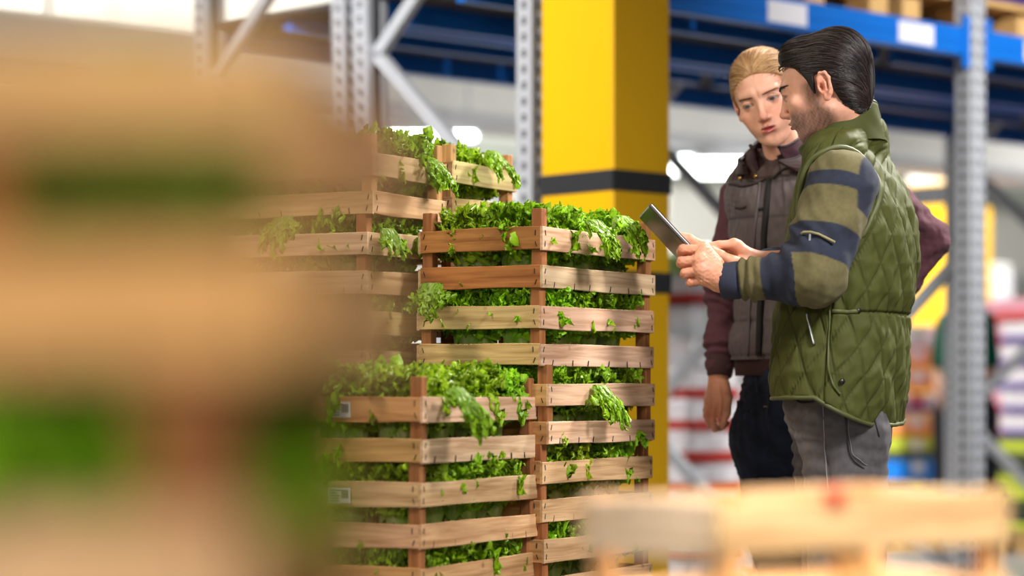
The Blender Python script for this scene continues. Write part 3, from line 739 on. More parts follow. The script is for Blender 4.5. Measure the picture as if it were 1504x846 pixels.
# ------------------------------------------------------------------ implicit-surface modelling of bodies and cloth
def smin(a, b, k):
    h = np.clip(0.5 + 0.5 * (b - a) / k, 0, 1); return b * (1 - h) + a * h - k * h * (1 - h)
def smax(a, b, k): return -smin(-a, -b, k)
def ell(P, c, r, R=None):
    q = P - np.asarray(c, np.float32)
    if R is not None: q = q @ np.asarray(R, np.float32)
    r = np.asarray(r, np.float32)
    k0 = np.sqrt(((q / r) ** 2).sum(-1)); k1 = np.sqrt(((q / (r * r)) ** 2).sum(-1)) + 1e-9
    return k0 * (k0 - 1) / k1
def cap(P, a, b, ra, rb=None):
    rb = ra if rb is None else rb
    a = np.asarray(a, np.float32); b = np.asarray(b, np.float32); d = b - a
    t = np.clip(((P - a) @ d) / max(float(d @ d), 1e-9), 0, 1)
    q = P - a - t[:, None] * d
    return np.sqrt((q * q).sum(-1)) - (ra + (rb - ra) * t)
def chain(P, pts, rs, k=0.01):
    o = None
    for i in range(len(pts) - 1):
        v = cap(P, pts[i], pts[i + 1], rs[i], rs[i + 1]); o = v if o is None else smin(o, v, k)
    return o
def surf(f, lo, hi, h):
    """naive surface nets of f over the box lo..hi with cell size h -> vertices, quads"""
    lo = np.asarray(lo, float); hi = np.asarray(hi, float); n = np.ceil((hi - lo) / h).astype(int) + 1
    B = 8; nb = -(-n // B); n = nb * B
    ax = [lo[i] + h * np.arange(n[i]) for i in range(3)]
    bc = [lo[i] + h * (np.arange(nb[i]) * B + (B - 1) / 2) for i in range(3)]
    G = np.stack(np.meshgrid(*bc, indexing='ij'), -1).reshape(-1, 3).astype(np.float32)
    fb = f(G); near = np.abs(fb) < h * B * 1.45
    Vv = np.repeat(np.repeat(np.repeat(fb.reshape(nb), B, 0), B, 1), B, 2).astype(np.float32)
    idx = np.argwhere(near.reshape(nb)); off = np.stack(np.meshgrid(*[np.arange(B)] * 3, indexing='ij'), -1).reshape(-1, 3)
    for s_ in range(0, len(idx), 800):
        ii = (idx[s_:s_ + 800, None, :] * B + off[None]).reshape(-1, 3)
        Vv[ii[:, 0], ii[:, 1], ii[:, 2]] = f((lo + ii * h).astype(np.float32))
    ins = Vv < 0
    cnt = np.zeros(np.array(n) - 1, np.uint8)
    for a in (0, 1):
        for b in (0, 1):
            for c in (0, 1): cnt += ins[a:n[0]-1+a, b:n[1]-1+b, c:n[2]-1+c]
    cells = np.argwhere((cnt > 0) & (cnt < 8)); m = len(cells)
    vid = -np.ones(cnt.shape, np.int32); vid[tuple(cells.T)] = np.arange(m)
    acc = np.zeros((m, 3)); num = np.zeros(m)
    corners = [(a, b, c) for a in (0, 1) for b in (0, 1) for c in (0, 1)]
    for i, p in enumerate(corners):
        for q in corners[i + 1:]:
            if sum(abs(x - y) for x, y in zip(p, q)) != 1: continue
            va = Vv[tuple((cells + p).T)]; vb = Vv[tuple((cells + q).T)]
            cr = (va < 0) != (vb < 0); t = np.where(cr, va / np.where(cr, va - vb, 1), 0)
            pt = np.array(p) + t[:, None] * (np.array(q) - np.array(p))
            acc += pt * cr[:, None]; num += cr
    V = lo + (cells + acc / num[:, None]) * h
    Q = []
    for a in range(3):
        b, c = (a + 1) % 3, (a + 2) % 3
        s0 = [slice(0, n[i]) for i in range(3)]; s1 = list(s0); s0[a] = slice(0, n[a] - 1); s1[a] = slice(1, n[a])
        A = ins[tuple(s0)]; Bm = ins[tuple(s1)]
        e = np.argwhere(A != Bm); e = e[(e[:, b] > 0) & (e[:, c] > 0) & (e[:, b] < n[b] - 1) & (e[:, c] < n[c] - 1)]
        sg = A[tuple(e.T)]; db = np.zeros(3, int); db[b] = 1; dc = np.zeros(3, int); dc[c] = 1
        q = np.stack([vid[tuple((e - db - dc).T)], vid[tuple((e - dc).T)], vid[tuple(e.T)], vid[tuple((e - db).T)]], -1)
        q[~sg] = q[~sg][:, ::-1]; Q.append(q)
    Q = np.concatenate(Q); Q = Q[(Q >= 0).all(1)]
    return V, Q
def vnorm(V, Q):
    a, b, c, d = V[Q[:, 0]], V[Q[:, 1]], V[Q[:, 2]], V[Q[:, 3]]
    fn = np.cross(c - a, d - b); N = np.zeros_like(V)
    for k in range(4):
        for ax in range(3): N[:, ax] += np.bincount(Q[:, k], fn[:, ax], len(V))
    return N / (np.linalg.norm(N, axis=1, keepdims=True) + 1e-12)
def relax(V, Q, it=1, w=0.5):
    for _ in range(it):
        S = np.zeros_like(V); n = np.zeros(len(V))
        for k in range(4):
            i, j = Q[:, k], Q[:, (k + 1) % 4]
            for (p, q) in ((i, j), (j, i)):
                for ax in range(3): S[:, ax] += np.bincount(p, V[q, ax], len(V))
                n += np.bincount(p, minlength=len(V))
        V = V * (1 - w) + w * S / np.maximum(n, 1)[:, None]
    return V
def wavefield(P, seed, lam, cnt=8, aniso=(1, 1, 1)):
    r = np.random.RandomState(seed); o = np.zeros(len(P))
    for _ in range(cnt):
        k = r.normal(size=3); k *= 2 * math.pi / (lam * r.uniform(.7, 1.4)) / np.linalg.norm(k); k = k * np.array(aniso)
        o += np.sin(P @ k + r.uniform(0, 6.28))
    return o / math.sqrt(cnt / 2.0)
def frame(fwd, up):
    """columns: left(+x), back(+y), up(+z) of a head whose face looks to -y in its own frame"""
    fwd = np.array(fwd, float); fwd /= np.linalg.norm(fwd); up = np.array(up, float); up -= fwd * (up @ fwd); up /= np.linalg.norm(up)
    y = -fwd; x = np.cross(y, up); return np.stack([x, y, up], 1)

# ---- head (own frame: face to -y, up +z, metres, origin between the eyes' level and the ears)
def head_sdf(P, male=True, mouth_open=0.0, lid=0.0045):
    P = P.copy(); lowz = np.minimum(P[:, 2], 0.0); sz = 0.90 if male else 0.97; sh = 0.20 if male else 0.0
    P[:, 1] += lowz * sh; P[:, 2] = np.where(P[:, 2] < 0, P[:, 2] / sz, P[:, 2])
    X = P.copy(); X[:, 0] = np.abs(X[:, 0]); E = lambda c, r: ell(X, c, r)
    d = ell(P, (0, 0.013, 0.035), (0.0745, 0.087, 0.082))
    d = smin(d, ell(P, (0, -0.030, 0.020), (0.0645, 0.062, 0.072)), 0.02)
    d = smin(d, ell(P, (0, -0.030, -0.035), (0.057, 0.058, 0.070)), 0.02)
    jw = 1.0 if male else 0.90
    d = smin(d, cap(X, (0.050 * jw, 0.000, -0.052), (0.018 * jw, -0.066, -0.098), 0.016, 0.014), 0.025)
    d = smin(d, ell(P, (0, -0.073, -0.104), (0.021 * jw, 0.017, 0.016)), 0.014)
    d = smin(d, ell(P, (0, -0.045, -0.085), (0.040 * jw, 0.036, 0.026)), 0.02)
    d = smin(d, E((0.047, -0.058, -0.026), (0.018, 0.018, 0.016)), 0.018)              # cheek bones
    d = smin(d, E((0.030, -0.062, -0.052), (0.022, 0.022, 0.024)), 0.02)               # cheeks
    d = smin(d, cap(X, (0.010, -0.087, 0.022), (0.040, -0.076, 0.022), 0.010 if male else 0.008, 0.007), 0.014)  # brow ridge
    d = smax(d, -E((0.032, -0.099, 0.001), (0.0155, 0.0155, 0.0115)), 0.012)           # eye hollows
    # nose
    nl = -0.003 if male else -0.003
    d = smin(d, cap(P, (0, -0.086, 0.010), (0, -0.107 - nl, -0.034), 0.0062, 0.0085), 0.010)
    d = smin(d, ell(P, (0, -0.110 - nl, -0.039), (0.0088, 0.0090, 0.0080)), 0.006)
    d = smin(d, E((0.0112, -0.098, -0.042), (0.0070, 0.0100, 0.0070)), 0.005)
    d = smax(d, -E((0.0062, -0.1020, -0.0520), (0.0026, 0.0040, 0.0034)), 0.003)
    # lips
    mz = -0.0675; o = mouth_open
    d = smin(d, ell(P, (0, -0.078, -0.068), (0.030, 0.020, 0.020)), 0.012)
    d = smin(d, cap(X, (0.004, -0.0985, mz + 0.0045 + o * .4), (0.021, -0.086, mz + 0.001), 0.0042, 0.0025), 0.004)
    d = smin(d, cap(X, (0.0, -0.0970, mz - 0.0055 - o), (0.018, -0.086, mz - 0.003 - o * .4), 0.0055, 0.003), 0.004)
    d = smax(d, -ell(P, (0, -0.1005, mz - o * .3), (0.022, 0.012, 0.0012 + o * 0.75)), 0.002)
    d = smax(d, -ell(P, (0, -0.0935, -0.084), (0.015, 0.006, 0.005)), 0.008)
    # eyelids
    ey = np.array((0.0315, -0.0745, 0.0), np.float32)
    lids = np.sqrt(((X - ey) ** 2).sum(-1)) - 0.0142
    op = ell(X, ey + np.array((0.0005, -0.0135, -0.0018), np.float32), (0.0135, 0.012, lid))
    lids = smax(lids, -op, 0.0012)
    d = smin(d, lids, 0.005); d = smax(d, -smax(op, -(np.sqrt(((X - ey) ** 2).sum(-1)) - 0.0118), 0.001), 0.0012)
    # ears
    ep = lambda y, z, x: (0.0762 + x * 1.1, 0.0150 + y * 1.08, -0.004 + z * 1.08)
    e = ell(X, ep(0.005, 0.001, 0.003), (0.0060, 0.0160, 0.0290), np.array([[math.cos(.35), -math.sin(.35), 0], [math.sin(.35), math.cos(.35), 0], [0, 0, 1]]))
    hx = chain(X, [ep(-.004, .003, .003), ep(-.007, .018, .004), ep(0.0, .0285, .006), ep(.011, .0275, .0085), ep(.0185, .015, .0105), ep(.0175, -.003, .010), ep(.011, -.017, .008), ep(.003, -.026, .006)], [.0024, .0028, .0034, .0036, .0036, .0032, .0030, .0036], 0.003)
    e = smin(e, hx, 0.0025); e = smin(e, chain(X, [ep(.004, .019, .0065), ep(.009, .007, .0085), ep(.007, -.009, .0075), ep(0.0, -.017, .005)], [.0024, .0028, .0028, .0026], 0.003), 0.0025)
    e = smin(e, ell(X, ep(.001, -.0265, .004), (.0042, .0075, .0075)), 0.004)
    e = smax(e, -ell(X, ep(-.0005, -.001, .0075), (.0070, .0055, .0095)), 0.003)
    e = smin(e, ell(X, ep(-.0075, -.004, .0030), (.0045, .0035, .0060)), 0.003)
    d = smin(d, e, 0.006)
    return d
def cranium(P, g=0.0):
    d = ell(P, (0, 0.013, 0.035), (0.0745 + g, 0.087 + g, 0.082 + g))
    return smin(d, ell(P, (0, -0.030, 0.020), (0.0645 + g, 0.062 + g, 0.072 + g)), 0.02)

class Person:
    def __init__(s, loc, label):
        s.root = empty('person', loc, 0, label, 'person'); s.o = np.array(loc, float); s.V = []; s.Q = []; s.Cc = []; s.n = 0
    def add_body(s, V, Q, col):
        s.V.append(V); s.Q.append(Q + s.n); s.Cc.append(np.broadcast_to(col, V.shape)); s.n += len(V)
    def finish_body(s, mat):
        return link('body', npmesh('body', np.concatenate(s.V) - s.o, np.concatenate(s.Q), mat, np.concatenate(s.Cc)), s.root)
    def part(s, name, V, Q, mat, col=None, label=None, parent=None, kind=None):
        o = link(name, npmesh(name, np.asarray(V) - s.o, Q, mat, col), s.root if parent is None else parent)
        if label: o['label'] = label
        if kind: o['kind'] = kind
        return o
    def mb(s, name, mb, mat, label=None, parent=None, smooth=True):
        o = link(name, npmesh(name, np.array(mb.v) - s.o, mb.f, mat, smooth=smooth), s.root if parent is None else parent)
        if label: o['label'] = label
        return o

def skin_color(L, male, base, seed=1):
    """skin tones by place on the head, L = points in the head's own frame"""
    ax = np.abs(L[:, 0]); y, z = L[:, 1], L[:, 2]
    c = np.array(s2l(base)); col = np.tile(c, (len(L), 1)); 
    def mixin(mask, rgb):
        nonlocal col
        m = np.clip(mask, 0, 1)[:, None]; col = col * (1 - m) + np.array(s2l(rgb)) * m
    g = lambda cx, cy, cz, r: np.exp(-(((ax - cx) / r[0]) ** 2 + ((y - cy) / r[1]) ** 2 + ((z - cz) / r[2]) ** 2))
    mixin(g(0.04, -0.07, -0.035, (0.02, 0.03, 0.018)) * 0.35, (214, 120, 92))
    mixin(g(0.0, -0.112, -0.040, (0.014, 0.02, 0.012)) * 0.45, (205, 110, 85))
    mixin(g(0.078, 0.015, -0.005, (0.012, 0.03, 0.04)) * 0.45, (215, 110, 85))
    if male:
        n = 0.95 + 0.10 * wavefield(L, seed, 0.007, 10)
        zt = -0.030 - np.clip(0.05 - ax, 0, 1) * 0.35
        beard = np.clip((zt - z) / 0.018, 0, 1) * np.clip((0.035 - y) / 0.02, 0, 1)
        beard = np.maximum(beard, np.clip((ax - 0.05) / 0.012, 0, 1) * np.clip((0.02 - z) / 0.01, 0, 1) * np.clip((0.006 - y) / 0.008, 0, 1) * np.clip((y + 0.045) / 0.03, 0, 1) * (z > -0.12))
        mixin(beard * 0.74 * n, (78, 56, 48))
        br = np.clip(1 - np.abs(z - (0.0200 - 0.10 * np.abs(ax - 0.034))) / 0.0045, 0, 1) * (ax > 0.012) * (ax < 0.050) * (y < -0.055)
        mixin(br * 1.2, (30, 22, 20))
        mixin(np.clip(1 - np.sqrt(((ax - 0) / 0.021) ** 2 + ((z + 0.066) / 0.0095) ** 2 + ((y + 0.094) / 0.016) ** 2), 0, 1) * 1.6, (168, 92, 82))
    else:
        br = np.clip(1 - np.abs(z - (0.0172 - 0.10 * np.abs(ax - 0.040))) / 0.0036, 0, 1) * (ax > 0.013) * (ax < 0.049) * (y < -0.055)
        mixin(br * 0.7, (150, 104, 74))
        mixin(np.clip(1 - np.sqrt(((ax - 0) / 0.0225) ** 2 + ((z + 0.0685) / 0.0125) ** 2 + ((y + 0.094) / 0.018) ** 2), 0, 1) * 1.8, (196, 92, 96))
    # lash line and eye shade colour
    r = np.sqrt(((ax - 0.032) / 0.0150) ** 2 + ((z + 0.0008) / 0.0058) ** 2)
    mixin(np.clip(1 - np.abs(r - 0.90) / 0.30, 0, 1) * (y < -0.068) * (y > -0.0925) * 0.85, (50, 32, 30))
    mixin(g(0.032, -0.083, 0.009, (0.018, 0.02, 0.008)) * 0.25, (150, 92, 78))
    return col

def eyes(per, T, c, gaze, iris):
    """T: 3x3 head frame, c: head centre"""
    for sx in (-1, 1):
        ce = c + T @ np.array((sx * 0.0315, -0.0745, 0.0)) * per.hs
        n, m = 28, 20; R = 0.0122 * per.hs; V = []; col = []
        gz = T @ np.array(gaze); gz /= np.linalg.norm(gz); a = np.cross(gz, (0, 0, 1.0)); a /= np.linalg.norm(a); b = np.cross(a, gz)
        for j in range(m + 1):
            th = math.pi * (j / m) ** 1.4
            for k in range(n):
                ph = 2 * math.pi * k / n; bul = 1.05 if th < 0.42 else 1.0
                V.append(ce + R * bul * (gz * math.cos(th) + (a * math.cos(ph) + b * math.sin(ph)) * math.sin(th)))
                col.append(s2l((12, 10, 10)) if th < 0.19 else s2l(iris) if th < 0.46 else s2l((30, 26, 26)) if th < 0.52 else s2l((150, 138, 134)))
        Q = [(j * n + k, j * n + (k + 1) % n, (j + 1) * n + (k + 1) % n, (j + 1) * n + k) for j in range(m) for k in range(n)]
        per.part('eye', np.array(V), np.array(Q)[:, ::-1], MS['eye'], np.array(col))

def strands(per, name, f, T, c, hs, starts, flow, steps, step, lift, rad, mat, seed=0, cols=None):
    """combed hair: runs over the hair surface f (own frame), starting at 'starts', following flow(P)"""
    r = np.random.RandomState(seed); P = starts.copy(); n = len(P); path = [P.copy()]
    def grad(P):
        e = 0.0012; g = np.stack([f((P + d).astype(np.float32)) - f((P - d).astype(np.float32)) for d in np.eye(3) * e], 1); return g / (np.linalg.norm(g, axis=1, keepdims=True) + 1e-9)
    off = r.uniform(lift * 0.1, lift, n); wob = r.uniform(-0.10, 0.10, (n, 1))
    for k in range(steps):
        N = grad(P); D = flow(P); D = D + np.cross(N, D) * wob; D = D - N * (D * N).sum(1, keepdims=True); D /= (np.linalg.norm(D, axis=1, keepdims=True) + 1e-9)
        P = P + D * step; P = P - grad(P) * (f(P.astype(np.float32)) - off)[:, None]; path.append(P.copy())
    A = np.stack(path, 1); A = c + (A @ T.T) * hs if hs != 1 else c + A @ T.T
    # three-sided strands
    K = A.shape[1]; tn = np.gradient(A, axis=1); tn /= np.linalg.norm(tn, axis=2, keepdims=True) + 1e-9
    ref = np.tile(np.array((0.3, 0.5, 0.8)), (n, K, 1)); a = np.cross(tn, ref); a /= np.linalg.norm(a, axis=2, keepdims=True) + 1e-9; b = np.cross(tn, a)
    tp = np.sin(np.linspace(0.35, math.pi - 0.05, K))[None, :, None] ** 0.5
    V = np.stack([A + rad * tp * (a * math.cos(t) + b * math.sin(t)) for t in (0, 2.094, 4.189)], 2)      # n,K,3,3
    base = (np.arange(n)[:, None] * K + np.arange(K - 1)[None]) * 3; Q = []
    for j in range(3): Q.append(np.stack([base + j, base + (j + 1) % 3, base + 3 + (j + 1) % 3, base + 3 + j], -1).reshape(-1, 4))
    col = None
    if cols is not None: col = np.repeat(np.array(cols)[r.randint(0, len(cols), n)], K * 3, 0)
    return V.reshape(-1, 3), np.concatenate(Q), col

def hand_sdf(P, wrist, mcps, fingers, thumb, rw, rf, k=0.008):
    """wrist point, four knuckles, four lists of joints after the knuckle, thumb joints"""
    w = np.asarray(wrist); o = None
    for i, m in enumerate(mcps):
        v = cap(P, w + (np.asarray(m) - w) * 0.12, m, rw * 0.60, rf[i] * 1.25); o = v if o is None else smin(o, v, 0.016)
    for i in range(3): o = smin(o, cap(P, (np.asarray(mcps[i]) + w * 0.0), mcps[i + 1], rf[i] * 1.1, rf[i + 1] * 1.1), 0.010)
    fs = None
    for i, fg in enumerate(fingers):
        pts = [mcps[i]] + list(fg); rs_ = [rf[i] * 1.06, rf[i], rf[i] * 0.92, rf[i] * 0.78][:len(pts)]
        v = chain(P, pts, rs_, 0.003)
        fs = v if fs is None else np.minimum(fs, v)
    o = smin(o, fs, 0.004)
    th = chain(P, thumb, [rw * 0.55, rf[0] * 1.28, rf[0] * 1.12, rf[0] * 0.92][:len(thumb)], 0.006)
    return smin(o, th, 0.007)

def rowloft(rows, xf, yf, o, nz, nt, bottom=None, top=None, power=2.25, quilt=None):
    """tall ring surface: rows = (z, cx, cy, a, b) interpolated; xf = lateral axis, yf = forward axis; returns V,Q,theta,z"""
    rows = sorted(rows); Z = np.array([r[0] for r in rows]); th = np.linspace(0, 2 * math.pi, nt, endpoint=False)
    t = np.linspace(0, 1, nz)
    zb = bottom(th) if bottom else np.full(nt, Z[0]); zt = top(th) if top else np.full(nt, Z[-1])
    zz = zb[None] + (zt - zb)[None] * t[:, None]
    def ip(k):
        y = np.array([r[k] for r in rows]); m = np.gradient(y, Z); i = np.clip(np.searchsorted(Z, zz) - 1, 0, len(Z) - 2)
        h = Z[i + 1] - Z[i]; u = np.clip((zz - Z[i]) / h, 0, 1)
        return (2*u**3-3*u**2+1)*y[i] + (u**3-2*u**2+u)*h*m[i] + (-2*u**3+3*u**2)*y[i+1] + (u**3-u**2)*h*m[i+1]
    cx, cy, a, b = (ip(k) for k in (1, 2, 3, 4))
    cs, sn = np.cos(th)[None], np.sin(th)[None]
    px = np.sign(sn) * np.abs(sn) ** (2 / power) * a; py = np.sign(cs) * np.abs(cs) ** (2 / power) * b     # theta 0 = forward
    V = np.stack([cx + px * xf[0] + py * yf[0], cy + px * xf[1] + py * yf[1], zz], -1)
    i = np.arange(nz - 1)[:, None] * nt + np.arange(nt)[None]; j = np.arange(nz - 1)[:, None] * nt + (np.arange(nt)[None] + 1) % nt
    Q = np.stack([i, j, j + nt, i + nt], -1).reshape(-1, 4)
    arc = np.sqrt((np.diff(np.concatenate([V, V[:, :1]], 1), axis=1) ** 2).sum(-1)).cumsum(1); arc = np.concatenate([np.zeros((nz, 1)), arc[:, :-1]], 1)
    return V.reshape(-1, 3), Q, np.broadcast_to(th, zz.shape).ravel(), zz.ravel(), arc.ravel()

MS = dict(
    skin=vcol('skin', 0.48, 0.45, bump=0.25, bscale=900, sss=0.12, colnoise=0.06, cscale=90),
    eye=vcol('eye_surface', 0.08, 0.6),
    hair_dark=vcol('dark_hair', 0.45, 0.45), hair_blond=vcol('blond_hair', 0.5, 0.35),
    quilt=vcol('quilted_nylon', 0.68, 0.15, bump=0.35, bscale=700, sheen=0.0, colnoise=0.10, cscale=25),
    puffer=vcol('brushed_nylon', 0.52, 0.3, bump=0.35, bscale=800, sheen=0.04, colnoise=0.10, cscale=40),
    knit=vcol('knit_cotton', 0.88, 0.15, bump=0.6, bscale=1100, sheen=0.04, colnoise=0.10, cscale=120),
    denim=vcol('denim', 0.82, 0.2, bump=0.7, bscale=1200, sheen=0.03, colnoise=0.16, cscale=60),
    leather=plain('shoe_leather', (45, 34, 28), 0.45), brass=plain('brass_snap', (190, 150, 90), 0.3, 0.9), gun=plain('gunmetal_snap', (60, 62, 58), 0.3, 0.8),
)
# ------------------------------------------------------------------ the man with the tablet
UPZ = np.array((0, 0, 1.0))
def A3(*v): return np.array(v, float)
mc = at(1240, 580, 5.15); MAN = Person((mc[0], mc[1], 0.0), 'dark-haired man in a green quilted vest and plaid shirt, holding a tablet'); MAN.hs = 0.97
mf = A3(-0.906, 0.423, 0); ml = A3(-0.423, -0.906, 0)                    # forward, left (towards the camera)
# head
yaw, pitch = math.radians(23), math.radians(9)
fw = A3(-math.cos(yaw) * math.cos(pitch), math.sin(yaw) * math.cos(pitch), -math.sin(pitch))
TM = frame(fw, UPZ); hc = at(1212, 134, 5.10)
f_head = lambda P: head_sdf(P, True, 0.0, 0.0020)
neck_end = TM.T @ (at(1248, 222, 5.15) - hc) / MAN.hs
def f_mh(P):
    d = f_head(P)
    return smin(d, cap(P, (0, 0.030, -0.040), neck_end, 0.052, 0.060), 0.022)
V, Q = surf(f_mh, (-0.10, -0.135, -0.24), (0.10, 0.17, 0.135), 0.0021)
col = skin_color(V * A3(1, 1, 1), True, (212, 156, 132))
MAN.add_body(hc + (V @ TM.T) * MAN.hs, Q, col)
eyes(MAN, TM, hc, (0, -0.80, -0.70), (50, 36, 28))
# hair: mass, then combed strands
def zline(y, pts): return np.interp(y, [p[0] for p in pts], [p[1] for p in pts])
HLM = [(-0.12, 0.071), (-0.085, 0.069), (-0.070, 0.062), (-0.055, 0.058), (-0.035, 0.046), (-0.018, 0.018), (-0.010, -0.010), (-0.004, -0.012), (0.000, 0.026), (0.026, 0.030), (0.034, -0.010), (0.046, -0.048), (0.075, -0.074), (0.12, -0.078)]
def f_mhair(P):
    d = f_mfull(P)
    ax = np.abs(P[:, 0]); zl = zline(P[:, 1], HLM) + np.clip(0.045 - ax, 0, 1) * 0.12 * (P[:, 1] < -0.05)
    return smax(d, (zl - P[:, 2]) * 0.75, 0.006)
def f_mfull(P):
    d = cranium(P, 0.007)
    d = smin(d, ell(P, (0, -0.036, 0.088), (0.058, 0.055, 0.038)), 0.018)        # quiff
    d = smin(d, ell(P, (0, 0.042, 0.062), (0.069, 0.065, 0.068)), 0.02)
    d = smin(d, ell(P, (0, 0.058, -0.005), (0.058, 0.044, 0.066)), 0.02)
    return d
V, Q = surf(f_mhair, (-0.10, -0.13, -0.10), (0.10, 0.15, 0.15), 0.0022)
def comb(P): return np.stack([P[:, 0] * 0.6, np.full(len(P), 1.0), -0.10 - np.clip(P[:, 1], 0, 1) * 7.0], 1)
N = vnorm(V, Q); g = np.sin((V[:, 2] + 0.45 * V[:, 1] * (V[:, 1] > 0)) * 900 + 2 * np.sin(V[:, 0] * 60)) * 0.0001
hair = MAN.part('hair', hc + ((V + N * g[:, None]) @ TM.T) * MAN.hs, Q, MS['hair_dark'], np.tile(s2l((26, 20, 20)), (len(V), 1)))
rg = np.random.RandomState(5); n = 3000
st = V[(V[:, 1] < 0.098) & (V[:, 1] > -0.080) & ~((V[:, 1] > -0.036) & (V[:, 1] < 0.016) & (V[:, 2] < 0.034))]; st = st[rg.randint(0, len(st), n)]; st = st - A3(0, 1, 0) * rg.uniform(-0.004, 0.003, (len(st), 1))
V2, Q2, c2 = strands(MAN, 'hair_strands', f_mfull, TM, hc, MAN.hs, st, comb, 14, 0.0052, 0.0032, 0.00052, None, 7, [s2l(c) for c in ((22, 17, 17), (36, 28, 27), (74, 56, 52), (28, 22, 24), (50, 38, 36))])
MAN.part('hair_strands', V2, Q2, MS['hair_dark'], c2, parent=hair, kind='stuff').parent = hair
# eyebrow hairs
def brow(per, T, c, colr, thick, seed, cnt=90, zz=0.0200, slope=0.10, apex=0.034):
    r = np.random.RandomState(seed); mb = MB()
    for sx in (-1, 1):
        for _ in range(cnt):
            ax = r.uniform(0.012, 0.050); z = zz - slope * abs(ax - apex) + r.uniform(-thick, thick)
            y = -0.0965 + 0.0 * ax + np.clip(ax - 0.012, 0, 1) ** 1.6 * 5.2
            p = A3(sx * ax, y, z); q = p + A3(sx * 0.007, 0.0016 + 0.10 * (ax - 0.01), 0.0020 * r.uniform(-0.2, 1))
            # settle on the skin
            for w_ in range(6):
                for v in (p, q): v[1] -= float(head_sdf(np.array([v], np.float32), per is MAN)[0] - 0.0006) * -1 if False else 0
            PP_ = np.array([p, q], np.float32)
            for _k in range(5): PP_[:, 1] += (head_sdf(PP_, per is MAN) - 0.0007)
            mb.tube([c + T @ PP_[0].astype(float) * per.hs, c + T @ PP_[1].astype(float) * per.hs], [0.00035, 0.0002], 3, False)
    return mb
me = npmesh('eyebrows', np.array((b_ := brow(MAN, TM, hc, None, 0.0024, 3, 150)).v) - MAN.o, b_.f, plain('dark_brow', (26, 20, 18), 0.6)); eb = link('eyebrows', me, MAN.root); eb['kind'] = 'stuff'

# arms (cloth) and hands (skin)
S = at(1236, 273, 4.985); E_ = at(1193, 402, 4.93); W = at(1078, 412, 4.975)
S2 = at(1218, 270, 5.34); E2 = at(1196, 395, 5.36); W2 = at(1118, 388, 5.13)
# left hand: a fist closed round the tablet's lower corner
wr = at(1060, 410, 4.975)
mcp = [at(1033, 367, 4.985), at(1027, 382, 4.968), at(1028, 397, 4.965), at(1034, 411, 4.972)]
fin = [[at(1003, 366, 4.988), at(1000, 370, 5.020), at(1012, 374, 5.036)],
       [at(1001, 384, 4.975), at(1000, 387, 5.010), at(1013, 389, 5.028)],
       [at(1006, 401, 4.972), at(1005, 403, 5.004), at(1017, 404, 5.020)],
       [at(1014, 414, 4.975), at(1013, 416, 5.000), at(1023, 416, 5.014)]]
thb = [at(1052, 388, 5.000), at(1034, 364, 5.012), at(1012, 352, 5.018), at(1002, 348, 5.024)]
f_lh = lambda P: smin(hand_sdf(P, wr, mcp, fin, thb, 0.030, [0.0098, 0.0100, 0.0095, 0.0085]), cap(P, wr, W, 0.027, 0.028), 0.012)
V, Q = surf(f_lh, (at(985, 430, 4.93) + A3(0, -0.03, -0.02)), (at(1095, 335, 5.05) + A3(0, 0.02, 0.02)), 0.0016)
kn = np.min([np.linalg.norm(V - p, axis=1) for p in mcp + [f_[0] for f_ in fin] + [f_[-1] for f_ in fin]], axis=0)
hand_base = np.array(s2l((212, 148, 118))); hand_red = np.array(s2l((208, 112, 92)))
hm = np.clip(1 - kn / 0.016, 0, 1)[:, None] * 0.55
N = vnorm(V, Q); ten = np.zeros(len(V))
for m_ in mcp:                                                            # tendons of the hand's back
    ab = m_ - wr; t_ = np.clip(((V - wr) @ ab) / (ab @ ab), 0, 1); dd = np.linalg.norm(V - wr - t_[:, None] * ab - N * 0.010, axis=1)
    ten += np.exp(-(dd / 0.0035) ** 2) * 0.0012 * (t_ > 0.15)
MAN.add_body(V + N * (ten + 0.0003 * wavefield(V, 4, 0.006))[:, None], Q, hand_base * (1 - hm) + hand_red * hm)
# right hand: resting on the screen, index finger stretched out
wr2 = at(1106, 386, 5.11)
mcp2 = [at(1078, 359, 5.085), at(1082, 362, 5.105), at(1087, 368, 5.122), at(1092, 376, 5.135)]
fin2 = [[at(1056, 360, 5.080), at(1042, 362, 5.078), at(1031, 367, 5.076)],
        [at(1060, 369, 5.100), at(1048, 376, 5.098), at(1044, 384, 5.096)],
        [at(1064, 378, 5.118), at(1056, 387, 5.115), at(1058, 396, 5.112)],
        [at(1070, 387, 5.132), at(1064, 395, 5.128), at(1068, 402, 5.124)]]
thb2 = [at(1096, 388, 5.090), at(1076, 384, 5.072), at(1058, 375, 5.066), at(1047, 368, 5.066)]
f_rh = lambda P: smin(hand_sdf(P, wr2, mcp2, fin2, thb2, 0.028, [0.0095, 0.0096, 0.0090, 0.0080]), cap(P, wr2, W2 + A3(0.04, 0, 0), 0.024, 0.030), 0.012)
V, Q = surf(f_rh, at(1020, 420, 5.04) + A3(0, -0.02, 0), at(1140, 335, 5.17) + A3(0, 0.02, 0.01), 0.0017)
kn = np.min([np.linalg.norm(V - p, axis=1) for p in mcp2 + [f_[0] for f_ in fin2] + [f_[-1] for f_ in fin2]], axis=0); hm = np.clip(1 - kn / 0.016, 0, 1)[:, None] * 0.55
MAN.add_body(V, Q, hand_base * (1 - hm) + hand_red * hm)
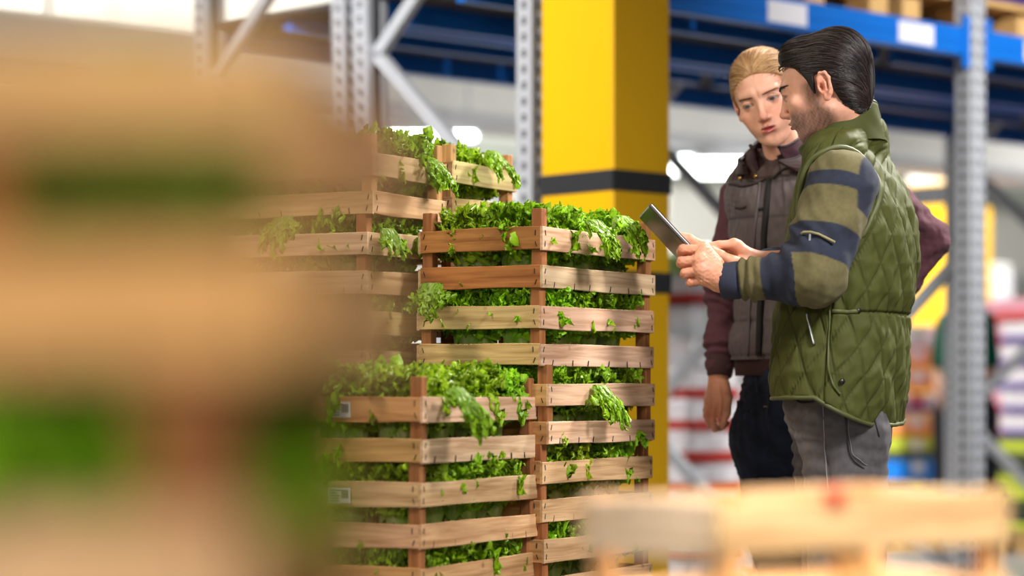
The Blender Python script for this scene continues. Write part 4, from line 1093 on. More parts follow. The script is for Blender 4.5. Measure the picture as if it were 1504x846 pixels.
# hidden rest of the body, under the clothes
def f_core(P):
    c = lambda z: np.array([mc[0], mc[1], z])
    d = ell(P, c(1.28), (0.10, 0.11, 0.24)); d = smin(d, ell(P, c(1.00), (0.085, 0.10, 0.14)), 0.05)
    d = smin(d, cap(P, at(1248, 222, 5.15), c(1.40), 0.058, 0.08), 0.04)
    d = smin(d, chain(P, [S, E_, wr], [0.045, 0.038, 0.024], 0.02), 0.03); d = smin(d, chain(P, [S2, E2, wr2], [0.036, 0.030, 0.020], 0.02), 0.03)
    for s_ in (-1, 1):
        q = c(0.86) + A3(0, -0.06 * s_, 0)
        d = smin(d, chain(P, [q, q + A3(0.01, -0.02 * s_, -0.40), q + A3(0.02, -0.03 * s_, -0.78)], [0.045, 0.04, 0.03], 0.02), 0.02)
    return d
V, Q = surf(f_core, mc + A3(-0.48, -0.36, 0.05 - mc[2]), mc + A3(0.25, 0.36, 1.62 - mc[2]), 0.011)
MAN.add_body(V, Q, hand_base)
MAN.finish_body(MS['skin'])

OLV = np.array(s2l((98, 91, 62))); NVY = np.array(s2l((42, 46, 60))); OLV2 = np.array(s2l((92, 88, 62)))
def bands(t, table):
    out = np.tile(table[0][2], (len(t), 1)).astype(float)
    for (a, b, c) in table[1:]:
        m = np.clip((t - a) / 0.014 + 0.5, 0, 1)[:, None]; out = out * (1 - m) + c * m
    return out
def sleeve(S, E, W, rs, seed, plaid=True):
    def f(P):
        d = smin(cap(P, S, E, rs[0], rs[1]), cap(P, E, W, rs[2], rs[3]), 0.03)
        return d
    lo = np.min([S, E, W], 0) - 0.11; hi = np.max([S, E, W], 0) + 0.11
    V, Q = surf(f, lo, hi, 0.0032)
    N = vnorm(V, Q)
    ab = E - S; tu = ((V - S) @ ab) / (ab @ ab); ac = W - E; tf = ((V - E) @ ac) / (ac @ ac)
    du = np.linalg.norm(V - S - np.clip(tu, 0, 1)[:, None] * ab, axis=1) / rs[1]; df = np.linalg.norm(V - E - np.clip(tf, 0, 1)[:, None] * ac, axis=1) / rs[2]
    fore = (df < du) & (tf > 0.0)
    inner = np.exp(-(np.linalg.norm(V - (E + (S - E) * 0.25 + (W - E) * 0.25), axis=1) / 0.075) ** 2)
    fold = 0.0016 * wavefield(V, seed, 0.075, 8, (1, 1, 1.3)) + 0.0065 * inner * np.sin(tf * 26 + tu * 14 + 2.0 * wavefield(V, seed + 1, 0.12, 4)) 
    wristfold = np.exp(-((tf - 0.82) / 0.12) ** 2) * np.sin(tf * 52) * 0.0042
    V2 = V + N * (fold + np.where(fore, wristfold, 0) + 0.0004 * wavefield(V, seed + 3, 0.022, 8))[:, None]
    return V2, Q, tu, tf, fore, N
V, Q, tu, tf, fore, N = sleeve(S, E_, W, (0.076, 0.067, 0.062, 0.036), 3)
# flare the cuff end: cut short by the cuff
tw = 0.012 * wavefield(V, 9, 0.2, 3)
cu = bands(tu + tw * 0.6 + 0.10 * ((V - S) @ A3(1, 0, 0)) / 0.08 * 0.5, [(-9, -0.02, OLV), (-0.02, 0.13, NVY), (0.13, 0.53, OLV), (0.53, 0.88, NVY), (0.88, 9, OLV)])
cf = bands(tf + tw, [(-9, 0.14, OLV), (0.14, 0.60, NVY), (0.60, 0.88, OLV), (0.88, 9, NVY)])
col = np.where(fore[:, None], cf, cu)
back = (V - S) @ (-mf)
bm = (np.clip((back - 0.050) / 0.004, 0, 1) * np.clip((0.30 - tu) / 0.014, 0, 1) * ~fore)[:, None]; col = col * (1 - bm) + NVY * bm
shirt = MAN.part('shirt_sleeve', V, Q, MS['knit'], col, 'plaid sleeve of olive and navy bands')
# cuff, sleeve pocket with zip
mb = MB(); dW = (W - E_) / np.linalg.norm(W - E_)
mb.tube([W - dW * 0.012, W - dW * 0.008, W + dW * 0.022, W + dW * 0.026, W + dW * 0.024], [0.0375, 0.0395, 0.0375, 0.0350, 0.030], 40, False)
MAN.mb('cuff', mb, plain('navy_rib', (40, 45, 64), 0.9, noise=0.1, nscale=300), 'navy ribbed cuff')
V, Q, tu, tf, fore, N = sleeve(S2, E2, W2, (0.056, 0.050, 0.046, 0.032), 23)
col = np.where(fore[:, None], bands(tf, [(-9, 0.3, OLV), (0.3, 0.7, NVY), (0.7, 9, NVY)]), OLV)
MAN.part('shirt_sleeve', V, Q, MS['knit'], col)
def arm_side(p2, px_off=0.0):
    """point on the near side of the left upper arm under picture point p2 = (px, py)"""
    a = at(p2[0], p2[1], 4.80); b = at(p2[0], p2[1], 5.0)
    for t in np.linspace(0, 1, 200):
        q = a + (b - a) * t; k = np.clip(((q - S) @ (E_ - S)) / ((E_ - S) @ (E_ - S)), 0, 1)
        if np.linalg.norm(q - S - k * (E_ - S)) < 0.0795 + (0.0695 - 0.0795) * k: return q
    return b
mb = MB(); pts = [arm_side(p) for p in ((1176, 344), (1180, 341), (1190, 341), (1202, 344), (1214, 350), (1226, 356))]
mb.tube([p + A3(0, -0.003, 0) for p in pts], [0.0028] * 6, 8); MAN.mb('zip_pocket_flap', mb, plain('olive_tape', (138, 128, 92), 0.8), 'short zipped pocket on the sleeve')
mb = MB(); p0 = arm_side((1189, 345)); mb.box(p0 + A3(0, -0.005, -0.008), (0.004, 0.003, 0.020), bev=0.001); MAN.mb('zip_puller', mb, M['steel'])

# vest
zy = lambda y, d=5.15: H - (y - HY) / F * d
rows = []
for y, xl, xr, a in ((640, 1160, 1322, .195), (620, 1150, 1330, .212), (580, 1134, 1333, .214), (540, 1134, 1336, .210), (500, 1136, 1337, .200), (440, 1142, 1343, .198), (400, 1148, 1347, .200), (350, 1156, 1350, .205),
                     (310, 1163, 1347, .208), (275, 1168, 1337, .206), (248, 1173, 1323, .196), (228, 1179, 1312, .176), (212, 1186, 1306, .145), (200, 1194, 1302, .115), (188, 1204, 1298, .090), (178, 1212, 1292, .070)):
    w_ = (xr - xl) / 2 / F * 5.15; cxp = ((xl + xr) / 2 - 752) / F * 5.15
    b = math.sqrt(max(w_**2 - (0.423 * a)**2, 0.05**2)) / 0.906
    rows.append((zy(y), cxp, mc[1], a, b))
# left axis: lateral; theta 90 deg = left side (towards the camera)
def hem(th):
    bk = 0.5 - 0.5 * np.cos(th)                                           # 0 front, 1 back
    return zy(584) - (zy(584) - zy(622)) * np.clip((bk - 0.55) / 0.38, 0, 1) ** 0.75
V, Q, th, zz, arc = rowloft(rows, ml, mf, mc, 300, 520, bottom=hem)
N = vnorm(V, Q)
u = arc / 0.066 + 0.15 * np.sin(zz * 9); v = zz / 0.118 + 0.05 * np.sin(th * 3)
def dl(q): f_ = q - np.floor(q); return np.minimum(f_, 1 - f_)
dq = np.minimum(dl(u / 1.0 + v), dl(u / 1.0 - v)) * 2
zipd = np.minimum(np.abs(th), np.abs(th - 2 * math.pi)) * 0.15
fd = np.clip((zy(214) - zz) / 0.02, 0, 1); pil = 0.0062 * (np.clip(dq * 1.7, 0, 1) ** 0.5 * fd + (1 - fd)) + 0.0007 * fd * np.exp(-(dq / 0.25) ** 2) * np.sin(arc * 800 + zz * 300)
waist = zy(463); seam_t = 1.78
side = (th > seam_t - 0.02) & (th < 4.5)
sm = np.exp(-(np.abs(th - seam_t) * 0.16 / 0.003) ** 2) + np.exp(-((zz - waist) / 0.0035) ** 2) * ((th > seam_t) & (th < 4.5))
waistpull = -0.010 * np.exp(-((zz - waist) / 0.03) ** 2) * ((th > 1.5) & (th < 4.8))
gather = 0.0026 * np.exp(-((zz - waist + 0.01) / 0.05) ** 2) * np.sin(arc * 190 + zz * 30) * np.clip((th - 1.75) * 3, 0, 1)
wr_ = 0.0004 * wavefield(V, 31, 0.022, 8, (1, 1, 0.7)) + 0.0020 * wavefield(V, 32, 0.10, 6) + 0.0007 * wavefield(V, 35, 0.034, 8, (0.5, 0.5, 1.6)) * np.clip(dq * 2, 0, 1)
yoke = zz > zy(197)
edge = np.exp(-((zz - np.tile(zz[:520], 300)) / 0.006) ** 2)               # bound hem
V = V + N * (np.where(edge > 0.5, 0.0045, pil) - 0.0060 * np.clip(sm, 0, 1) + waistpull + gather + wr_)[:, None]
pil_fade = 0
gcol = np.array(s2l((68, 71, 32))); gdk = np.array(s2l((40, 43, 20)))
line = (np.clip(1 - dq * 5, 0, 1) * fd)[:, None] * 0.4
col = gcol * (1 - line) + gdk * line
vest = MAN.part('quilted_vest', V, Q, MS['quilt'], col, 'olive green diamond-quilted vest')
def vp(theta, z, off=0.004):
    """nearest vest surface point at angle theta and height z"""
    i = np.argmin(((th - theta) * 0.2) ** 2 + (zz - z) ** 2); return V[i] + N[i] * off, N[i]
def vpx(px, py, off=0.004):
    """vest surface point seen at the picture position"""
    c_ = (V[:, 0] / V[:, 1] - (px - 752) / F) ** 2 + ((V[:, 2] - H) / V[:, 1] - (HY - py) / F) ** 2 + (V[:, 1] > mc[1] + 0.05) * 1.0
    i = np.argmin(c_); return V[i] + N[i] * off, N[i]
def snap(p, n, r, mat, per, name='snap', parent=None):
    mb = MB(); p = Vector(p); n = Vector(n).normalized()
    mb.tube([p - n * 0.002, p + n * 0.0015, p + n * 0.003], [r, r, r * 0.55], 16); mb.tube([p + n * 0.0028, p + n * 0.0042], [r * 0.5, r * 0.35], 12)
    return per.mb(name, mb, mat, parent=parent)
for q_ in ((1260, 457), (1236, 560)):
    p, n_ = vpx(*q_, 0.002); snap(p, n_, 0.0058, MS['gun'], MAN)
# slanted zip pocket, side flap edge, waist tab, hem piping
def line_on(pts, r, mat, name, label=None, off=0.002, per=MAN, fn=None, n=8):
    fn = fn or vpx; P_ = []
    for k in range(len(pts) - 1):
        for t in np.linspace(0, 1, n, endpoint=(k == len(pts) - 2)):
            P_.append(fn(pts[k][0] + (pts[k+1][0] - pts[k][0]) * t, pts[k][1] + (pts[k+1][1] - pts[k][1]) * t, off)[0])
    P_ = np.array(P_); 
    for _ in range(3): P_[1:-1] = P_[1:-1] * 0.5 + (P_[:-2] + P_[2:]) * 0.25
    mb = MB(); mb.tube(list(P_), r, 8); return per.mb(name, mb, mat, label)
PIPE = plain('green_binding', (72, 76, 34), 0.6)
line_on([(1186, 460), (1191, 485), (1197, 508)], 0.0032, plain('green_tape', (58, 66, 32), 0.7), 'pocket_welt', off=0.004)
line_on([(1187, 462), (1192, 487), (1196, 506)], 0.0015, M['steel'], 'pocket_zip', 'slanted metal zip of the pocket', off=0.008)
line_on([(1219, 455), (1217, 500), (1216, 540), (1223, 566), (1234, 580)], 0.0024, PIPE, 'side_vent_binding', off=0.003)
line_on([(1222, 457), (1240, 458), (1258, 457)], 0.0052, PIPE, 'waist_tab', off=0.002)
hemP = V.reshape(300, 520, 3)[0]; mb = MB(); mb.tube(list(hemP[::4]) + [hemP[0]], 0.0045, 8); MAN.mb('hem_binding', mb, PIPE)
# armhole binding: where the sleeve leaves the vest
def f_arm(P): return smin(cap(P, S, E_, 0.082, 0.070), cap(P, E_, W, 0.06, 0.04), 0.03)
ring = []; nearV = V[((V - mc) @ ml > 0.02)]; nf_, nz_2, nl_ = nearV @ mf, nearV[:, 2], nearV @ ml
for a_ in np.linspace(-math.pi, math.pi, 49)[:-1]:
    for r_ in np.arange(0.03, 0.16, 0.003):
        qf, qz = S @ mf + math.cos(a_) * r_, S[2] + math.sin(a_) * r_ * 1.0
        dd = (nf_ - qf) ** 2 + (nz_2 - qz) ** 2; c_ = np.where(dd < 0.006 ** 2)[0]
        if len(c_) == 0: continue
        i_ = c_[np.argmax(nl_[c_])]
        if cap(nearV[i_][None], S, E_, 0.0765, 0.0680)[0] > 0.004:
            ring.append(nearV[i_]); break
ring = np.array(ring)
if len(ring) > 24:
    for _ in range(3): ring = ring * 0.5 + (np.roll(ring, 1, 0) + np.roll(ring, -1, 0)) * 0.25
    ring = ring + ml * 0.003
    mb = MB(); mb.tube(list(ring) + [ring[0], ring[1]], 0.0060, 8, False); MAN.mb('armhole_binding', mb, PIPE)
print('armhole', len(ring))
# stand-up collar with dark lining
def collar(per, name, cb, ct, ab, bb, at_, bt, kb, kt, fa, la, open_, mat_out, mat_in, labels, th_=0.006, n=90, m=12, wig=0.003):
    th = np.linspace(open_, 2 * math.pi - open_, n); outs = []
    for sgn in (1, 0):
        t = np.linspace(0, 1, m)[:, None]; a = ab + (at_ - ab) * t; b = bb + (bt - bb) * t; k = kb + (kt - kb) * t
        a = a - (0 if sgn else th_); b = b - (0 if sgn else th_)
        c0 = cb[None, None] + (ct - cb)[None, None] * t[..., None]
        P = c0 + fa * (b * np.cos(th)[None])[..., None] + la * (a * np.sin(th)[None])[..., None]
        P[..., 2] += -k * np.cos(th)[None] + wig * np.sin(5 * th)[None] * t
        P += (wig * 0.8 * np.sin(9 * th[None] + 6 * t) * np.sin(math.pi * t))[..., None] * (fa + la) * 0.5
        outs.append(P)
    o, i = outs; idx = np.arange(m - 1)[:, None] * n + np.arange(n - 1)[None]
    Q = np.stack([idx, idx + 1, idx + n + 1, idx + n], -1).reshape(-1, 4); nn = n * m
    rim = [(m - 1) * n + k for k in range(n)]; e = [(rim[k], rim[k + 1], nn + rim[k + 1], nn + rim[k]) for k in range(n - 1)]
    e += [(k * n, (k + 1) * n, nn + (k + 1) * n, nn + k * n) for k in range(m - 1)] + [(k * n + n - 1, nn + k * n + n - 1, nn + (k + 1) * n + n - 1, (k + 1) * n + n - 1) for k in range(m - 1)]
    V = np.concatenate([o.reshape(-1, 3), i.reshape(-1, 3)]); Qo = np.concatenate([Q, np.array(e)]); Qi = Q[:, ::-1] + nn
    A = per.part(name, V, Qo, mat_out[0], np.tile(s2l(mat_out[1]), (len(V), 1)), labels[0])
    B = per.part(name + '_lining', V, Qi, mat_in[0], np.tile(s2l(mat_in[1]), (len(V), 1)), labels[1], parent=A)
    mb = MB(); mb.tube([V[r_] + (V[nn + r_] - V[r_]) * 0.5 for r_ in rim], 0.0038, 8); per.mb(name + '_edge', mb, PIPE if per is MAN else MS['gunrim'], parent=A)
    return A
MS['gunrim'] = plain('dark_brown_edge', (44, 34, 34), 0.8)
collar(MAN, 'collar', at(1243, 224, 5.15), at(1231, 188, 5.13), 0.118, 0.084, 0.078, 0.084, 0.024, 0.050, mf, ml, 0.25, (MS['quilt'], (64, 68, 32)), (MS['knit'], (44, 42, 36)), ('olive green standing collar', 'dark ribbed collar lining'))
for q_ in ((1178, 252),):
    p, n_ = vpx(*q_, 0.004); snap(p, n_, 0.006, MS['gun'], MAN)

# jeans
def leg_chain(c0, ks): return ks
def f_mj(P):
    d = ell(P, (mc[0] - 0.018, mc[1], 1.00), (0.112, 0.140, 0.12))
    d = smin(d, ell(P, at(1258, 628, 5.13), (0.074, 0.115, 0.085)), 0.03)
    for top, kn_, an, ra in ((at(1241, 645, 5.105), at(1246, 935, 5.07), at(1262, 1235, 5.06), 0.092), (at(1228, 640, 5.26), at(1236, 935, 5.30), at(1250, 1235, 5.31), 0.098)):
        d = smin(d, chain(P, [top, kn_, an], [ra, 0.074, 0.058], 0.03), 0.03)
    return smax(d, P[:, 2] - 1.07, 0.02)
V, Q = surf(f_mj, mc + A3(-0.20, -0.26, 0.06 - mc[2]), mc + A3(0.20, 0.30, 1.10 - mc[2]), 0.0052)
N = vnorm(V, Q); pxv = V[:, 0] / V[:, 1] * F + 752; pyv = HY - (V[:, 2] - H) / V[:, 1] * F
fold = 0.0030 * np.clip((1225 - pxv) / 30, 0, 1) * np.sin(V[:, 2] * 210 + (pxv - 1160) * 0.06 + 1.6 * wavefield(V, 2, 0.12, 4)) * np.exp(-((pyv - 650) / 60) ** 2)
fold += 0.0026 * wavefield(V, 3, 0.12, 6, (1, 1, .8)) + 0.0007 * wavefield(V, 5, 0.035, 8, (1, 1, 1.5)) + 0.005 * np.exp(-(np.abs(V[:, 2] - 0.5) / 0.09) ** 2) * np.sin(V[:, 2] * 120 + V[:, 0] * 20)
near = V[:, 1] < mc[1] + 0.05
sq = lambda xs, ys: np.interp(pyv, ys, xs)
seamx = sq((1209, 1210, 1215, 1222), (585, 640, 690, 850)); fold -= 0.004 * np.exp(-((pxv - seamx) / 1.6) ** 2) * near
V = V + N * fold[:, None]
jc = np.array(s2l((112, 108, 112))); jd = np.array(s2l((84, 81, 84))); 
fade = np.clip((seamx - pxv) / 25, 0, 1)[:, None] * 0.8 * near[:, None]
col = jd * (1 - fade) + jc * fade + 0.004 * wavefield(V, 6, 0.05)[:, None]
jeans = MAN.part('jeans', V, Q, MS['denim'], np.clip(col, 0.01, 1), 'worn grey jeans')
def jpx(px, py, off=0.002, V=V, N=N):
    c_ = (V[:, 0] / V[:, 1] - (px - 752) / F) ** 2 + ((V[:, 2] - H) / V[:, 1] - (HY - py) / F) ** 2 + (V[:, 1] > mc[1] + 0.05) * 1.0
    i = np.argmin(c_); return V[i] + N[i] * off, N[i]
THR = plain('jeans_stitching', (128, 124, 126), 0.85); DKJ = plain('dark_denim_seam', (52, 50, 54), 0.85)
line_on([(1209, 590), (1210, 640), (1214, 690), (1219, 740)], 0.0012, THR, 'side_seam', per=MAN, fn=jpx, off=0.001)
line_on([(1240, 590), (1243, 630), (1249, 672), (1272, 690), (1289, 690), (1291, 640), (1283, 608)], 0.0019, DKJ, 'back_pocket_stitching', 'stitched back pocket', fn=jpx, off=0.0015)
line_on([(1244, 596), (1247, 632), (1252, 668), (1273, 684), (1286, 684)], 0.0007, THR, 'back_pocket_thread', fn=jpx, off=0.002)
line_on([(1168, 588), (1180, 592), (1196, 590), (1207, 586)], 0.0022, DKJ, 'front_pocket_edge', fn=jpx, off=0.001)
p, n_ = jpx(1206, 588); snap(p, n_, 0.003, MS['gun'], MAN, 'rivet')
def shoes(per, an, fwd, mat):
    for a in an:
        f3 = np.array(fwd); c = np.array([a[0], a[1], 0])
        g = lambda P: smax(smin(smin(cap(P, c + A3(0, 0, 0.045) - f3 * 0.02, c + f3 * 0.15 + A3(0, 0, 0.028), 0.044, 0.036), ell(P, c + A3(0, 0, 0.09), (0.05, 0.05, 0.05)), 0.03), ell(P, c + f3 * 0.17 + A3(0, 0, 0.03), (0.05, 0.05, 0.035)), 0.03), -(P[:, 2] - 0.002), 0.004)
        V, Q = surf(g, c - A3(0.26, 0.26, 0.01), c + A3(0.26, 0.26, 0.17), 0.006)
        per.part('shoe', V, Q, mat)
shoes(MAN, (at(1262, 1235, 5.06), at(1250, 1235, 5.31)), mf, MS['leather'])

# ------------------------------------------------------------------ the tablet
a_ = at(1008, 372, 4.985); b_2 = at(951, 311, 4.985)
ux = (b_2 - a_); Lt = 0.105; ux = ux / np.linalg.norm(ux)                # along the short visible edge (up-left)
wy = A3(0.10, 0.995, 0.0); wy = wy - ux * (wy @ ux); wy /= np.linalg.norm(wy); nz_ = np.cross(ux, wy)
if nz_[2] < 0: nz_ = -nz_
R = Matrix((Vector(ux), Vector(wy), Vector(nz_))).transposed()
Lt = np.linalg.norm(b_2 - a_) + 0.012; Wt = 0.19; ctr = (a_ + b_2) / 2 + wy * (Wt / 2) 
tab = empty('tablet_computer', tuple(ctr), 0, 'thin grey tablet computer held in the man\'s hands', 'tablet')
tab.rotation_euler = R.to_euler()
mb = MB(); mb.box((0, 0, 0), (Lt + 0.004, Wt, 0.0095), bev=0.003); mb.build('case', plain('tablet_shell', (92, 86, 88), 0.35, 0.6), tab, smooth=False)
mb = MB(); mb.box((0, 0, 0.0052), (Lt, Wt - 0.006, 0.0012)); mb.build('glass', plain('tablet_glass', (20, 20, 24), 0.08), tab)
mb = MB(); mb.box((0, 0, 0.0060), (Lt - 0.012, Wt - 0.03, 0.0004)); mb.build('display', plain('tablet_display', (200, 210, 230), 0.2, emit=0.5), tab)
mb = MB(); mb.box((0, -Wt / 2 + 0.001, 0.0035), (Lt + 0.003, 0.004, 0.003), bev=0.001); mb.build('bright_rim', plain('polished_rim', (190, 192, 205), 0.2, 0.9), tab)

# ------------------------------------------------------------------ the woman
wc = at(1180, 580, 5.60); WOM = Person((wc[0], wc[1], 0), 'blond woman in a dark padded vest over a burgundy sweater, looking down at the tablet'); WOM.hs = 0.93
sn, cs_ = math.sin(math.radians(36)), math.cos(math.radians(36))
wf = A3(-sn, -cs_, 0); wl = A3(cs_, -sn, 0)
roll = math.radians(17); pitch = math.radians(13); yw = math.radians(17)
fw = A3(-math.sin(yw) * math.cos(pitch), -math.cos(yw) * math.cos(pitch), -math.sin(pitch))
up = A3(-math.sin(roll), 0, math.cos(roll)); TW = frame(fw, up)
hcw = at(1117, 149, 5.42) - TW @ A3(0, -0.080, 0.0) * 0.93
neckw = TW.T @ (at(1152, 238, 5.56) - hcw) / WOM.hs
f_wh = lambda P: smin(head_sdf(P, False, 0.0030, 0.0033), cap(P, (0, 0.022, -0.050), neckw, 0.042, 0.048), 0.02)
V, Q = surf(f_wh, (-0.10, -0.135, -0.23), (0.10, 0.13, 0.135), 0.0021)
WOM.add_body(hcw + (V @ TW.T) * WOM.hs, Q, skin_color(V, False, (222, 166, 142), 2))
eyes(WOM, TW, hcw, (-0.10, -0.93, -0.26), (58, 64, 68))
b_ = brow(WOM, TW, hcw, None, 0.0016, 9, 70, 0.0172, 0.10, 0.040); eb = link('eyebrows', npmesh('eyebrows', np.array(b_.v) - WOM.o, b_.f, plain('fair_brow', (120, 82, 55), 0.6)), WOM.root); eb['kind'] = 'stuff'
mb = MB(); mb.box((0, 0, 0), (0.022, 0.004, 0.003), bev=0.001); te = mb.mesh('teeth', plain('teeth', (200, 186, 176), 0.4)); o = link('teeth', te, WOM.root); o.matrix_basis = Matrix.Translation(Vector(hcw + TW @ A3(0, -0.0870, -0.0640) * 0.93 - WOM.o)) @ Matrix(TW.tolist()).to_4x4()
HLW = [(-0.12, 0.070), (-0.085, 0.066), (-0.070, 0.056), (-0.055, 0.046), (-0.040, 0.030), (-0.025, 0.000), (-0.014, -0.020), (0.002, -0.020), (0.010, -0.004), (0.030, -0.006), (0.040, -0.03), (0.060, -0.05), (0.12, -0.06)]
def f_whair(P):
    d = f_wfull(P)
    ax = np.abs(P[:, 0]); zl = zline(P[:, 1], HLW) + np.clip(0.050 - ax, 0, 1) * 0.10 * (P[:, 1] < -0.05)
    return smax(d, (zl - P[:, 2]) * 0.75, 0.004)
def f_wfull(P):
    d = cranium(P, 0.0038); d = smin(d, ell(P, (0, 0.098, -0.005), (0.030, 0.034, 0.034)), 0.02); d = smin(d, ell(P, (0, 0.0, 0.078), (0.058, 0.068, 0.039)), 0.02)
    return d
V, Q = surf(f_whair, (-0.10, -0.13, -0.08), (0.10, 0.15, 0.145), 0.0022)
hair = WOM.part('hair', hcw + (V @ TW.T) * WOM.hs, Q, MS['hair_blond'], np.tile(s2l((172, 130, 86)), (len(V), 1)))
def combw(P): 
    to = A3(0, 0.13, 0.0) - P; return to / np.linalg.norm(to, axis=1, keepdims=True)
rg = np.random.RandomState(6); n = 2600; st = V[(V[:, 1] < 0.06)]; st = st[rg.randint(0, len(st), n)]; st = st - combw(st) * rg.uniform(-0.003, 0.008, (len(st), 1))
V2, Q2, c2 = strands(WOM, 'hair_strands', f_wfull, TW, hcw, WOM.hs, st, combw, 13, 0.0055, 0.0022, 0.00045, None, 8, [s2l(c) for c in ((196, 154, 106), (216, 178, 130), (160, 116, 78), (182, 138, 92), (226, 192, 146))])
WOM.part('hair_strands', V2, Q2, MS['hair_blond'], c2, parent=hair, kind='stuff')
# arms
S3 = at(1093, 288, 5.70); E3 = at(1064, 425, 5.72); W3 = at(1058, 535, 5.68)
S4 = at(1278, 270, 5.52); E4 = at(1364, 352, 5.66); W4 = at(1292, 480, 5.66)
wr3 = at(1056, 550, 5.68)
mcp3 = [at(1060, 590, 5.645), at(1050, 591, 5.655), at(1043, 589, 5.675), at(1040, 585, 5.695)]
fin3 = [[at(1058, 612, 5.635), at(1062, 626, 5.650), at(1068, 622, 5.668)],
        [at(1046, 614, 5.640), at(1050, 630, 5.655), at(1060, 629, 5.672)],
        [at(1038, 610, 5.660), at(1043, 625, 5.676), at(1053, 625, 5.690)],
        [at(1037, 603, 5.690), at(1041, 616, 5.700), at(1050, 617, 5.708)]]
thb3 = [at(1064, 565, 5.655), at(1069, 585, 5.625), at(1067, 606, 5.612), at(1062, 622, 5.612)]
f_wr = lambda P: smin(hand_sdf(P, wr3, mcp3, fin3, thb3, 0.024, [0.0086, 0.0088, 0.0084, 0.0074]), cap(P, wr3, W3, 0.021, 0.023), 0.012)
V, Q = surf(f_wr, at(1020, 650, 5.58) + A3(0, -0.01, 0), at(1090, 530, 5.75) + A3(0, 0.02, 0.01), 0.0017)
kn = np.min([np.linalg.norm(V - p, axis=1) for p in mcp3 + [f_[0] for f_ in fin3]], axis=0); hm = np.clip(1 - kn / 0.014, 0, 1)[:, None] * 0.6
WOM.add_body(V, Q, hand_base * (1 - hm) + hand_red * hm)
wr4 = at(1282, 496, 5.66); o4 = wr4
mcp4 = [o4 + A3(-0.06, -0.02, -0.035), o4 + A3(-0.066, 0.0, -0.03), o4 + A3(-0.064, 0.02, -0.024), o4 + A3(-0.058, 0.036, -0.018)]
fin4 = [[m_ + A3(-0.035, 0, -0.012), m_ + A3(-0.056, 0, -0.024), m_ + A3(-0.072, 0, -0.036)] for m_ in mcp4]
thb4 = [o4 + A3(-0.02, -0.03, -0.015), o4 + A3(-0.03, -0.05, -0.04), o4 + A3(-0.045, -0.055, -0.06), o4 + A3(-0.06, -0.055, -0.075)]
f_wl = lambda P: smin(hand_sdf(P, wr4, mcp4, fin4, thb4, 0.024, [0.0086, 0.0088, 0.0084, 0.0074]), cap(P, wr4, W4, 0.021, 0.024), 0.012)
V, Q = surf(f_wl, o4 + A3(-0.17, -0.09, -0.12), o4 + A3(0.04, 0.07, 0.04), 0.0025); WOM.add_body(V, Q, hand_base)
def f_core2(P):
    c = lambda z: np.array([wc[0], wc[1], z])
    d = ell(P, c(1.30), (0.11, 0.11, 0.24)); d = smin(d, ell(P, c(1.02), (0.12, 0.12, 0.14)), 0.05); d = smin(d, cap(P, at(1150, 238, 5.56), c(1.42), 0.046, 0.07), 0.04)
    d = smin(d, chain(P, [S3, E3, wr3], [0.035, 0.028, 0.018], 0.02), 0.03); d = smin(d, chain(P, [S4, E4, wr4], [0.035, 0.03, 0.018], 0.02), 0.03)
    for s_ in (-1, 1):
        q = c(0.9) + wl * 0.08 * s_; d = smin(d, chain(P, [q, q + A3(0, 0, -0.43), q + A3(0, 0, -0.83)], [0.06, 0.042, 0.03], 0.02), 0.03)
    return d
V, Q = surf(f_core2, wc + A3(-0.26, -0.30, 0.04 - wc[2]), wc + A3(0.36, 0.30, 1.62 - wc[2]), 0.011); WOM.add_body(V, Q, hand_base)
WOM.finish_body(MS['skin'])
BUR = (92, 58, 66); BURD = (70, 46, 50)
for (a, b, c, rr_, sd) in ((S3, E3, W3, (0.056, 0.043, 0.040, 0.033), 41), (S4, E4, W4, (0.056, 0.046, 0.042, 0.032), 43)):
    V, Q, tu, tf, fore, N = sleeve(a, b, c, rr_, sd)
    if sd == 41: V = V + (N * (0.010 * np.exp(-((tf - 0.72) / 0.14) ** 2) * fore)[:, None])
    col = np.tile(np.array(s2l(BUR)), (len(V), 1)); WOM.part('sweater_sleeve', V, Q, MS['knit'], col, 'burgundy knit sleeve')
    dW = (c - b) / np.linalg.norm(c - b); mb = MB(); r_ = rr_[3]
    mb.tube([c - dW * 0.015, c - dW * 0.01, c + dW * 0.026, c + dW * 0.030, c + dW * 0.028], [r_, r_ + .001, r_ - .003, r_ - .006, r_ - .012], 32, False); WOM.mb('cuff', mb, plain('burgundy_rib', (66, 42, 44), 0.9, noise=0.15, nscale=300))
# vest
zw = lambda y: H - (y - HY) / F * 5.60
rows = []
for y, cx, a, b in ((552, 1176, .158, .118), (535, 1176, .160, .120), (515, 1177, .166, .126), (480, 1178, .164, .124), (440, 1179, .158, .116), (390, 1180, .160, .118), (340, 1180, .172, .124), (300, 1179, .180, .124), (275, 1176, .178, .118), (258, 1172, .162, .108), (244, 1166, .134, .094), (232, 1160, .104, .082), (222, 1156, .080, .070)):
    p = at(cx, 580, 5.60); rows.append((zw(y), p[0], p[1], a, b))
rib_top = zw(528)
V, Q, th, zz, arc = rowloft(rows, wl, wf, wc, 240, 420, bottom=lambda t_: np.full(len(t_), rib_top)); N = vnorm(V, Q)
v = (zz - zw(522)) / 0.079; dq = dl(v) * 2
tf_ = np.minimum(th, 2 * math.pi - th)
pil = 0.0075 * np.clip(dq * 1.3, 0, 1) ** 0.5 * np.clip((tf_ - 0.16) * 12, 0, 1)
plk = 0.004 * ((th > 0.10) & (th < 0.42)) 
